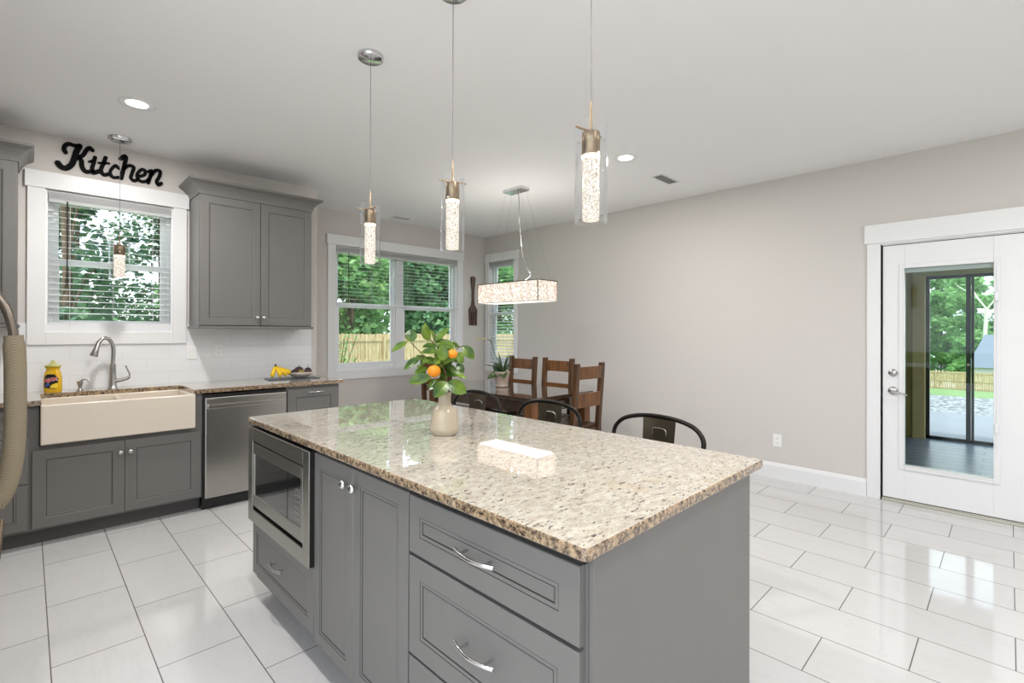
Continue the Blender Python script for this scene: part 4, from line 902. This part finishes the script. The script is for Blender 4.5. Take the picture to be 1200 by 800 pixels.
# ================================================================== STOOLS
def bar_stool(label, loc, rz, group):
    """local: sitter faces -y, back at +y; origin on the floor under the seat centre"""
    r = thing('bar_stool', label, 'stool', loc, rz, group); H_ = 0.66
    mb = MB(); s_ = 0.155; n = 40; prof = [(0.0, 0.0), (0.6, -0.002), (0.93, 0.0), (1.0, -0.008), (1.02, -0.03), (1.0, -0.032)]
    vs = []
    for q, dz in prof:
        for k in range(n):
            a = 2*PI*k/n; c, s2 = math.cos(a), math.sin(a); vs.append((s_*q*math.copysign(abs(c)**0.55, c), s_*q*math.copysign(abs(s2)**0.55, s2), H_+dz))
    mb.add(vs, [(i*n+k, i*n+(k+1) % n, (i+1)*n+(k+1) % n, (i+1)*n+k) for i in range(len(prof)-1) for k in range(n)], True); mb.build('seat', 'gunmetal', r)
    for sx_ in (-1, 1):
        for sy_ in (-1, 1):
            a = Vector((sx_*0.125, sy_*0.125, H_-0.01)); b = Vector((sx_*0.160, sy_*0.162, 0.006))
            m = MB(); t = (b-a).normalized(); wx = 0.042
            P = [(a.x, a.y, a.z), (b.x, b.y, b.z)]
            for w_, p in ((wx, a), (0.026, b)): pass
            vs = []
            for p, w_ in ((a, wx), (b, 0.024)):
                vs += [p, p-Vector((sx_*w_, 0, 0)), p-Vector((0, sy_*w_, 0)), p-Vector((sx_*w_, sy_*0.003, 0)), p-Vector((sx_*0.003, sy_*w_, 0)), p-Vector((sx_*0.003, sy_*0.003, 0))]
            m.add(vs, [(0, 1, 7, 6), (0, 6, 8, 2), (5, 11, 9, 3), (5, 4, 10, 11), (1, 3, 9, 7), (2, 8, 10, 4)]); m.build('leg', 'gunmetal', r)
            m = MB(); m.box(b.x-0.013, b.x+0.013, b.y-0.013, b.y+0.013, 0, 0.012); m.build('foot', 'black_plastic', r)
    mb = MB(); q = 0.163
    for a, b in (((-q, -q), (q, -q)), ((q, -q), (q, q)), ((q, q), (-q, q)), ((-q, q), (-q, -q))): mb.bar((a[0]*0.88, a[1]*0.88, 0.24), (b[0]*0.88, b[1]*0.88, 0.24), 0.004, 0.03)
    mb.build('footrest', 'gunmetal', r)
    mb = MB()     # hoop back
    hp = [(-0.135, 0.06, H_-0.02), (-0.182, 0.10, 0.73), (-0.216, 0.15, 0.79), (-0.228, 0.175, 0.846), (-0.218, 0.185, 0.890), (-0.175, 0.192, 0.928), (-0.095, 0.196, 0.950), (0, 0.197, 0.957),
          (0.095, 0.196, 0.950), (0.175, 0.192, 0.928), (0.218, 0.185, 0.890), (0.228, 0.175, 0.846), (0.216, 0.15, 0.79), (0.182, 0.10, 0.73), (0.135, 0.06, H_-0.02)]
    mb.tube(smoothpath(hp, 6), 0.0105, 10); mb.build('back_hoop', 'black_metal', r)
    mb = MB(); x_ = [-0.082, -0.05, -0.017, 0.017, 0.05, 0.082]; zr = [H_-0.03, 0.74, 0.82, 0.89, 0.946]; yr = [0.150, 0.160, 0.172, 0.180, 0.186]
    vs = [(0.012+x*(1-0.10*(4-j)/4), yr[j]+0.010*(1-(x/0.082)**2)+dy, zr[j]) for dy in (0, 0.004) for j in range(5) for x in x_]
    N = 30; fs = []
    for j in range(4):
        for i in range(5):
            if j == 2 and i == 2: pass
            a = j*6+i; fs.append((a, a+1, a+7, a+6)); fs.append((N+a, N+a+6, N+a+7, N+a+1))
    mb.add(vs, fs, True); o = mb.build('back_splat', 'gunmetal', r)
    m = MB(); m.tube(smoothpath([(-0.022, 0.187, 0.872), (-0.019, 0.187, 0.898), (0.012, 0.189, 0.903), (0.043, 0.187, 0.898), (0.046, 0.187, 0.872)], 4), 0.0032, 6); m.build('handle_slot_rim', 'pull_nickel', o)
    m = MB(); m.box(-0.018, 0.042, 0.1842, 0.1862, 0.858, 0.896); m.build('handle_slot', 'gunmetal', o)
    return r
GS = 'metal bar stools behind the island'
st = bar_stool('metal hoop-back bar stool nearest the camera, against the bare wall view', (1.902, 1.155, 0), PI/2, GS)
st.rotation_euler = (0, 0, -PI/2)
dup(st, (1.902, 1.82, 0), -PI/2, 'metal hoop-back bar stool in the middle, in front of the dining chair', GS)
dup(st, (1.902, 2.44, 0), -PI/2, 'metal hoop-back bar stool furthest away, behind the beige vase', GS)

# ================================================================== DINING SET
def dining_chair(label, loc, rz, group, rail='chair_rail_wood'):
    """local: sitter faces -y, back at +y; origin on the floor under the seat centre"""
    r = thing('dining_chair', label, 'chair', loc, rz, group); w2 = 0.215
    mb = MB(); mb.box(-w2+0.005, w2-0.005, -0.22, 0.19, 0.445, 0.475); mb.build('seat', 'chair_wood', r, bevel=0.006)
    for sx_ in (-1, 1):
        m = MB(); m.bar((sx_*(w2-0.022), -0.195, 0.445), (sx_*(w2-0.022), -0.195, 0), 0.045, 0.045, (0, 1, 0)); m.build('leg', 'chair_wood', r, bevel=0.003)
        m = MB(); xc = sx_*(w2-0.024)
        m.extr([(0.215, 0), (0.260, 0), (0.228, 0.46), (0.245, 0.70), (0.272, 1.055), (0.262, 1.062), (0.228, 1.060), (0.202, 0.70), (0.183, 0.46)], 'x', xc-0.024, xc+0.024); m.build('back_post', 'chair_wood', r, bevel=0.003)
    for z0_, z1_, yy in ((0.915, 1.030, 0.234), (0.655, 0.785, 0.213)):
        m = MB(); n = 8
        for i in range(n):
            a, b = -w2+0.046+(2*w2-0.092)*i/n, -w2+0.046+(2*w2-0.092)*(i+1)/n; f_ = lambda x: yy+0.012*(1-(x/w2)**2)
            m.add([(a, f_(a), z0_), (b, f_(b), z0_), (b, f_(b)+0.008, z1_), (a, f_(a)+0.008, z1_), (a, f_(a)+0.022, z0_), (b, f_(b)+0.022, z0_), (b, f_(b)+0.030, z1_), (a, f_(a)+0.030, z1_)],
                  [(0, 1, 2, 3), (5, 4, 7, 6), (3, 2, 6, 7), (1, 0, 4, 5)])
        m.build('back_rail', rail, r)
    mb = MB(); mb.box(-w2+0.045, w2-0.045, -0.205, -0.185, 0.385, 0.445); mb.box(-w2+0.01, -w2+0.03, -0.17, 0.19, 0.385, 0.445); mb.box(w2-0.03, w2-0.01, -0.17, 0.19, 0.385, 0.445); mb.box(-w2+0.045, w2-0.045, 0.19, 0.21, 0.385, 0.445); mb.build('apron', 'chair_wood', r)
    mb = MB(); mb.box(-w2+0.012, -w2+0.032, -0.175, 0.222, 0.16, 0.19); mb.box(w2-0.032, w2-0.012, -0.175, 0.222, 0.16, 0.19); mb.build('stretcher', 'chair_wood', r)
    return r
GC = 'wooden dining chairs'
c0 = dining_chair('brown wooden dining chair on the wall side, nearer the orchid', (3.92, 4.035, 0), -PI/2, GC)
dup(c0, (3.92, 3.495, 0), -PI/2, 'brown wooden dining chair on the wall side, nearest the head chair', GC)
dup(c0, (3.715, 2.985, 0), PI, 'brown wooden dining chair seen from behind at the near head of the table', GC)
dup(c0, (3.50, 4.60, 0), 0.0, 'brown wooden dining chair at the far head of the table, under the double window', GC)
r = thing('dining_table', 'dark polished wooden dining table by the windows', 'table', (3.59, 3.73, 0)); tx, ty = 0.45, 0.80
mb = MB(); mb.box(-tx, tx, -ty, ty, 0.728, 0.762); mb.build('tabletop', 'table_wood', r, bevel=0.004)
mb = MB(); mb.box(-tx+0.03, -tx+0.055, -ty+0.06, ty-0.06, 0.62, 0.728); mb.box(tx-0.055, tx-0.03, -ty+0.06, ty-0.06, 0.62, 0.728); mb.box(-tx+0.055, tx-0.055, -ty+0.035, -ty+0.06, 0.62, 0.728); mb.box(-tx+0.055, tx-0.055, ty-0.06, ty-0.035, 0.62, 0.728); mb.build('apron', 'table_wood', r)
for sx_ in (-1, 1):
    for sy_ in (-1, 1):
        m = MB(); m.box(sx_*(tx-0.065)-0.045, sx_*(tx-0.065)+0.045, sy_*(ty-0.07)-0.045, sy_*(ty-0.07)+0.045, 0, 0.7275); m.build('leg', 'chair_rail_wood', r, bevel=0.004)
# orchid
r = thing('plant_pot', 'pale clay pot holding the orchid on the dining table', 'plant pot', (3.60, 3.80, 0.7625))
mb = MB(); mb.lathe([(0, 0), (0.062, 0), (0.068, 0.008), (0.070, 0.020), (0.064, 0.024), (0.066, 0.03), (0.086, 0.155), (0.090, 0.160), (0.086, 0.164), (0.080, 0.158), (0.064, 0.05), (0, 0.045)], n=32); mb.build('pot', 'terracotta_pot', r)
mb = MB(); mb.lathe([(0.079, 0.135), (0.04, 0.142), (0, 0.145)], n=24); mb.build('potting_mix', 'soil', r)
ob = thing('orchid', 'green orchid with dark leaves and one arching bare spike', 'plant', (3.60, 3.80, 0.905))
mb = MB(); Q = lambda u, z, d_=0.0: ux*u + Vector((0, 0, z)) + dx*d_
for (a, b, w_, q) in ((Q(0, 0.0), Q(-0.20, 0.09, -.03), 0.08, (0, 0, 1)), (Q(0, 0.0), Q(-0.155, -0.055, -.08), 0.085, (-.6, -.6, .8)), (Q(0, 0.01), Q(0.03, -0.045, -.14), 0.10, (-.6, -.6, .5)), (Q(-0.01, 0.01), Q(-0.09, 0.11, -.02), 0.11, (-.7, -.7, .3)),
                     (Q(0.01, 0.01), Q(0.10, 0.12, 0), 0.035, (-.7, -.7, .2)), (Q(0.02, 0.01), Q(0.14, 0.05, .05), 0.05, (0, 0, 1)), (Q(0.01, 0), Q(-0.04, 0.24, .02), 0.022, (-.7, -.7, .2)), (Q(0.01, 0), Q(0.06, 0.19, 0), 0.022, (-.7, -.7, .2)), (Q(0.01, 0), Q(0.085, 0.22, .03), 0.018, (-.7, -.7, .2))):
    leaf(mb, a, b, w_, Vector(q).normalized(), 0.25)
mb.build('leaves', 'orchid_leaf', ob)
mb = MB(); mb.tube(smoothpath([Q(0, 0), Q(-0.02, 0.10), Q(-0.075, 0.20), Q(-0.10, 0.30), Q(-0.15, 0.365), Q(-0.24, 0.365)], 6), 0.004, 6); sp_ = mb.build('flower_spike', 'stem_green', ob)
mb = MB()
for u in (-0.175, -0.205, -0.235, -0.262): mb.ball(0.009, Q(u, 0.367), 8, 6, (1.4, 1.4, 0.8))
mb.build('bud', 'orchid_bud', sp_)
# carved wooden fork on the wall
r = thing('wall_fork', 'large carved wooden fork hanging between the two dining windows', 'wall decoration', (4.69, YW-0.012, 1.44))
mb = MB(); hp_ = [(-0.075, 0.20), (-0.078, 0.235), (-0.060, 0.26), (-0.030, 0.30), (-0.020, 0.36), (-0.022, 0.50), (-0.038, 0.64), (-0.046, 0.69), (-0.034, 0.718), (0, 0.728), (0.034, 0.718), (0.046, 0.69), (0.038, 0.64), (0.022, 0.50), (0.020, 0.36), (0.030, 0.30), (0.060, 0.26), (0.078, 0.235), (0.075, 0.20)]
mb.extr(hp_, 'y', -0.012, 0.010); mb.build('handle', 'carved_wood', r, bevel=0.003)
for k in range(4):
    a = -0.075+k*0.0395; mb = MB(); mb.extr([(a, 0.205), (a+0.0315, 0.205), (a+0.026, 0.01), (a+0.017, 0.0), (a+0.006, 0.01)], 'y', -0.011, 0.008); mb.build('tine', 'carved_wood', r, bevel=0.002)

# ================================================================== FRIDGE AT THE LEFT EDGE
r = thing('refrigerator', 'stainless french-door refrigerator at the left frame edge', 'refrigerator', (-0.13, 2.71, 0))
mb = MB(); mb.box(-0.80, -0.06, -0.455, 0.455, 0.02, 1.78); mb.box(-0.78, -0.10, -0.43, 0.43, 0, 0.02); mb.build('body', 'black_plastic', r)
for a, b in ((-0.455, -0.003), (0.003, 0.455)):
    mb = MB(); mb.box(-0.06, 0, a, b, 0.62, 1.775); mb.build('door', 'fridge_steel', r, bevel=0.006)
mb = MB(); mb.box(-0.06, 0, -0.455, 0.455, 0.05, 0.612); fz = mb.build('freezer_drawer', 'fridge_steel', r, bevel=0.006)
mb = MB(); mb.tube([(0.05, -0.36, 0.52), (0.05, 0.36, 0.52)], 0.013, 10); mb.tube([(0, -0.33, 0.52), (0.05, -0.33, 0.52)], 0.010, 8); mb.tube([(0, 0.33, 0.52), (0.05, 0.33, 0.52)], 0.010, 8); mb.build('handle', 'nickel', fz)
HPTS = [(0.0, 1.525), (0.035, 1.500), (0.062, 1.455), (0.080, 1.40), (0.092, 1.33), (0.097, 1.22), (0.098, 1.10), (0.097, 0.96), (0.090, 0.85), (0.074, 0.76), (0.045, 0.69), (0.0, 0.655)]
for yy, lab_ in ((-0.055, 'beige knitted cover on the nearer refrigerator door handle'), (0.045, 'beige knitted cover on the further refrigerator door handle')):
    mb = MB(); mb.tube(smoothpath([(a, yy, z) for a, z in HPTS], 5), 0.0145, 12, sy=1.0); mb.build('handle', 'handle_metal', r)
    cv = smoothpath([(a, 0, z) for a, z in HPTS[4:11]], 6); n_ = len(cv)
    mb = MB(); mb.tube(cv, [0.0275 if 1 < i < n_-2 else 0.024 for i in range(n_)], 16, sy=1.15); mb.add([], [])
    tag(mb.build('handle_cover', 'knit_fabric', loc=(-0.13, 2.71+yy, 0)), lab_, 'handle cover', 'knitted refrigerator handle covers')

# ================================================================== OUTSIDE
GZ = -0.15
def gz(x, y):
    z = GZ
    if x > 15.7: z -= (x-15.7)*0.0825
    if y > 6.5: z -= min(0.45, (y-6.5)*0.08)
    return z
mb = MB(); xs = [-40, -10, 0, 5.1, 8.4, 12.3, 15.7, 22, 30, 45, 60, 90, 130]; ys = [-60, -20, -8, 0, 3, 6.5, 9, 12.2, 20, 40, 80]
vs = [(x, y, gz(x, y)-(0.02 if x <= 15.7 else 0)) for y in ys for x in xs]; W_ = len(xs)
mb.add(vs, [(j*W_+i, j*W_+i+1, (j+1)*W_+i+1, (j+1)*W_+i) for j in range(len(ys)-1) for i in range(W_-1)], True)
tag(mb.build('ground', 'grass_ground'), kind='structure')
mb = MB(); mb.box(8.5, 12.4, -6, 6, GZ-0.05, GZ); tag(mb.build('patio_slab', 'concrete'), kind='structure')
mb = MB(); mb.box(12.4, 15.7, -8, 9, GZ-0.05, GZ-0.004); tag(mb.build('gravel_bed', 'gravel'), 'strip of pale gravel beyond the patio', 'gravel', kind='stuff')
# porch
mb = MB(); mb.box(XR+0.15, 8.5, -2.6, 1.7, -0.14, -0.03); tag(mb.build('porch_floor', 'porch_tile'), kind='structure')
mb = MB(); mb.box(XR+0.15, 8.6, -2.6, 1.7, 2.42, 2.5); tag(mb.build('porch_ceiling', 'porch_beam'), kind='structure')
mb = MB(); mb.box(XR+0.15, 8.5, 1.62, 1.7, -0.03, 2.42); mb.box(8.34, 8.46, 0.90, 1.62, -0.03, 2.42); tag(mb.build('porch_wall', 'porch_wall'), kind='structure')
mb = MB(); mb.box(8.32, 8.46, 0.775, 0.90, -0.03, 2.09); tag(mb.build('porch_post', 'porch_post', off=(8.39, 0.84, -0.03)), 'brown square porch post left of the screen panels', 'post')
mb = MB(); mb.box(8.32, 8.46, -2.6, 0.9, 2.09, 2.42); tag(mb.build('porch_beam', 'porch_beam', off=(8.39, -0.8, 2.09)), 'olive beam across the top of the porch opening', 'beam')
r = thing('screen_frame', 'black framed screen door panels closing the porch', 'screen door', (8.42, 0.2, -0.03)); o3 = r.location
mb = MB(); mb.box(8.40, 8.44, 0.735, 0.775, -0.03, 2.09); mb.box(8.40, 8.44, 0.34, 0.385, -0.03, 2.09); mb.box(8.40, 8.44, 0.31, 0.335, -0.03, 2.09); mb.box(8.40, 8.44, -0.6, -0.56, -0.03, 2.09); mb.box(8.40, 8.44, -2.6, 0.775, 2.05, 2.09); mb.box(8.40, 8.44, -2.6, 0.775, -0.03, 0.01); mb.build('frame', 'screen_black', r, off=o3)
mb = MB(); mb.lathe([(0.012, 0), (0.016, 0.03), (0, 0.045)], (8.395, 0.362, 0.95), 10, R=Matrix.Rotation(-PI/2, 3, 'Y')); mb.build('knob', 'nickel', r, off=o3)
r = thing('covered_grill', 'dark covered grill in the porch corner', 'grill', (7.95, 1.25, -0.03))
mb = MB(); mb.extr([(-0.28, 0), (0.26, 0), (0.26, 0.95), (0.18, 1.08), (-0.18, 1.10), (-0.28, 0.98)], 'x', -0.26, 0.26); mb.build('cover', 'grill_black', r, bevel=0.03, seg=3)
mb = MB(); mb.box(-0.29, -0.26, -0.2, 0.2, 0.86, 0.88); mb.build('rail', 'brushed_nickel', r)
# wall lamp on porch wall glimpsed as a warm spot is a reflection of the pendants; nothing to build

def fence(label, a, b, n, h, pitch=0.145, rails=(0.25, 0.90, 1.64), side=-1):
    r = thing('wooden_fence', label, 'fence', (a[0], a[1], a[2])); A, B = Vector(a), Vector(b); V = B-A; ln = V.length; t = V/ln; nrm = Vector((-t.y, t.x, 0)).normalized()
    mb = MB(); k = int(ln/pitch); rf = random.Random(5)
    for i in range(k):
        p = A+t*(i*pitch); hh = h+rf.uniform(-.012, .012); w_ = pitch-0.012
        c = [p, p+t*w_]; z0_, z1_ = 0.03, hh
        q = [c[0]+Vector((0, 0, z0_)), c[1]+Vector((0, 0, z0_)), c[1]+Vector((0, 0, z1_-0.03)), c[1]-t*0.03+Vector((0, 0, z1_)), c[0]+t*0.03+Vector((0, 0, z1_)), c[0]+Vector((0, 0, z1_-0.03))]
        q2 = [v+nrm*0.018 for v in q]; mb.add(q+q2, [(0, 1, 2, 3, 4, 5), (11, 10, 9, 8, 7, 6), (0, 6, 7, 1), (1, 7, 8, 2), (2, 8, 9, 3), (3, 9, 10, 4), (4, 10, 11, 5), (5, 11, 6, 0)])
    mb.build('pickets', 'fence_wood', r, off=A)
    for z in rails:
        m = MB(); s_ = nrm*side*0.03; m.bar(A+s_+Vector((0, 0, z)), B+s_+Vector((0, 0, z)), 0.04, 0.09); m.build('rail', 'fence_wood', r, off=A)
    for i in range(int(ln/2.4)+1):
        p = A+t*(i*2.4)+nrm*side*0.075; m = MB(); m.box(p.x-0.05, p.x+0.05, p.y-0.05, p.y+0.05, p.z-0.1, p.z+h-0.1); m.build('post', 'fence_wood', r, off=A)
    return r
fence('tan wooden picket fence outside the dining windows', (26, 16, -0.60), (-4, 16, -0.60), 0, 1.86, side=1)
fence('distant tan wooden fence seen through the patio door', (60, -12, -3.9), (60, 12, -3.9), 0, 1.75, side=1)
# shed beyond the far fence
r = thing('shed', 'small pale shed with a grey roof beyond the far fence', 'shed', (66, 0.2, -4.4))
mb = MB(); mb.box(-2, 2.5, -3.2, 2.35, 0, 2.6); mb.build('walls', 'shed_wall', r)
mb = MB(); mb.add([(-2.4, -3.7, 2.5), (-2.4, 2.7, 2.5), (0.6, 1.5, 5.6), (0.6, -3.7, 5.6), (3.2, -3.7, 2.5), (3.2, 2.7, 2.5)], [(0, 3, 2, 1), (3, 4, 5, 2), (1, 2, 5), (0, 1, 5, 4)]); mb.build('roof', 'shed_roof', r)

# trees
def tree_mesh(seed, H_, R_, n, ls, base=0.15, ragged=0.35):
    rt = random.Random(seed); clumps = []
    for k in range(46):
        a = rt.uniform(0, 2*PI); z = rt.uniform(base, 1.0); rr_ = 0.72*R_*math.sqrt(rt.random())*math.sin(PI*min(0.97, max(0.12, (z-base)/(1-base)*0.85+0.12)))**0.6
        clumps.append((rr_*math.cos(a), rr_*math.sin(a), z*H_, rt.uniform(0.25, 0.5)*R_))
    mb = MB()
    for i in range(n):
        cx, cy, cz, cr = clumps[rt.randrange(len(clumps))]
        d_ = Vector((rt.gauss(0, 1), rt.gauss(0, 1), rt.gauss(0, 1))).normalized()*cr*rt.random()**0.4
        p = Vector((cx, cy, cz))+Vector((d_.x, d_.y, d_.z*0.75)); s_ = ls*rt.uniform(0.6, 1.4)
        u = Vector((rt.gauss(0, 1), rt.gauss(0, 1), rt.gauss(0, 0.5))).normalized(); v = u.cross(Vector((rt.gauss(0, 1), rt.gauss(0, 1), rt.gauss(0, 1)))).normalized()
        mb.add([p-u*s_*0.5, p+v*s_*0.3, p+u*s_*0.5, p-v*s_*0.3], [(0, 1, 2, 3)], False)
    tk = MB(); tk.tube([(0, 0, 0), (0.05*R_, 0, H_*0.35), (-0.03*R_, 0.04*R_, H_*0.7), (0, 0, H_*0.95)], [0.03*R_+0.06, 0.02*R_+0.04, 0.01*R_+0.03, 0.02], 8)
    for k in range(0, 14):
        c = clumps[k]; zb_ = max(H_*0.2, c[2]-0.25*H_); tk.tube([(0, 0, zb_), (c[0]*0.6, c[1]*0.6, (zb_+c[2])/2+0.05*H_), (c[0], c[1], c[2])], [0.03, 0.02, 0.01], 5)
    return mb, tk
def tree(label, loc, seed, H_, R_, n, ls, mat='tree_leaves', bark='bark', base=0.15, group=None):
    mb, tk = tree_mesh(seed, H_, R_, n, ls, base); r = thing('tree', label, 'tree', loc, group=group); mb.build('foliage', mat, r); tk.build('trunk', bark, r); return r
GT = 'trees outside the dining windows'
T0 = tree('dense green tree behind the fence outside the dining windows', (9.2, 18.6, -0.6), 1, 8.5, 2.1, 15000, 0.28, base=0.02, group=GT)
T1 = tree('dense green tree behind the fence outside the dining windows', (13.5, 18.6, -0.6), 2, 9.5, 2.1, 15000, 0.28, 'dark_leaves', base=0.02, group=GT)
for i in range(1, 15):
    row, k = i//5, i % 5
    x = 6.2+k*4.3+(2.1 if row == 1 else 0); y = 18.9+row*4.7
    if row == 0: x = (9.2, 4.9, 17.8, 22.1, 26.4)[k]
    dup((T0, T1)[i % 2], (x, y, -0.6), i*1.3)
T2 = tree('loose leafy tree outside the sink window', (0.45, 12.4, -0.6), 5, 9.0, 1.65, 7500, 0.17, 'sink_tree_leaves', base=0.08, group='trees outside the sink window')
for x, y, rz in ((3.9, 12.6, 2.0), (1.0, 19.0, 4.0), (-2.9, 19.0, 5.0), (0.3, 23.6, 1.0), (3.8, 23.9, 1.5)): dup(T2, (x, y, -0.6), rz)
GW = 'woods beyond the patio fence'
T3 = tree('tall green tree in the woods beyond the patio fence', (74, 8.8, -5.2), 8, 15, 2.5, 11000, 0.42, base=0.05, group=GW)
T4 = tree('tall green tree in the woods beyond the patio fence', (74, 3.2, -5.2), 9, 13, 2.5, 11000, 0.40, base=0.03, group=GW)
for i, (x, y) in enumerate(((74, 14.4), (74, -2.6), (93, 6.0), (93, 0.4), (93, 11.6), (80.5, 6.0), (80.5, 11.8), (80.5, 0.2), (80.5, -5.6), (87, 8.8), (87, 3.2), (87, -2.4), (87, 14.4))): dup((T3, T4, T3)[i % 3], (x, y, -5.2), i*1.1)
r = thing('bare_trunk_tree', 'pale forked trunk rising behind the shed roof', 'tree', (70.3, 1.75, -5.2))
mb = MB(); mb.tube(smoothpath([(0, 0, 0), (0, 0.1, 4), (0, 0.0, 7), (0, -0.1, 9.2)], 4), 0.16, 8); mb.tube(smoothpath([(0, -0.1, 9.0), (0, 0.8, 10.6), (0, 1.3, 12.2), (0, 1.1, 14)], 4), 0.09, 8); mb.tube(smoothpath([(0, -0.1, 9.0), (0, -0.9, 10.4), (0, -1.4, 12.5)], 4), 0.08, 8)
mb.tube([(0, 0.7, 10.3), (0, 2.2, 11.6)], 0.05, 6); mb.tube([(0, -0.8, 10.2), (0, -2.4, 11.0)], 0.05, 6); mb.build('trunk', 'pale_bark', r)
# young shrub at the left side of the double window
r = thing('garden_shrub', 'small young shrub outside the lower left of the double window', 'shrub', (3.45, 7.4, -0.25))
tk = MB(); lf = MB(); rs_ = random.Random(21)
for k in range(12):
    a = rs_.uniform(0, 2*PI); e_ = Vector((math.cos(a)*0.32, math.sin(a)*0.32, rs_.uniform(0.9, 1.62))); m_ = Vector((e_.x*0.35, e_.y*0.35, e_.z*0.55)); p = smoothpath([(0, 0, 0), m_, e_], 6); tk.tube(p, 0.006, 5)
    for j in range(4, len(p)):
        for q in range(4):
            d_ = Vector((rs_.gauss(0, 1), rs_.gauss(0, 1), rs_.gauss(0, .6))).normalized(); leaf(lf, p[j], p[j]+d_*0.075, 0.032, Vector((0, 0, 1)), 0.1, 3)
tk.build('stem', 'stem_brown', r); lf.build('foliage', 'tree_leaves', r)
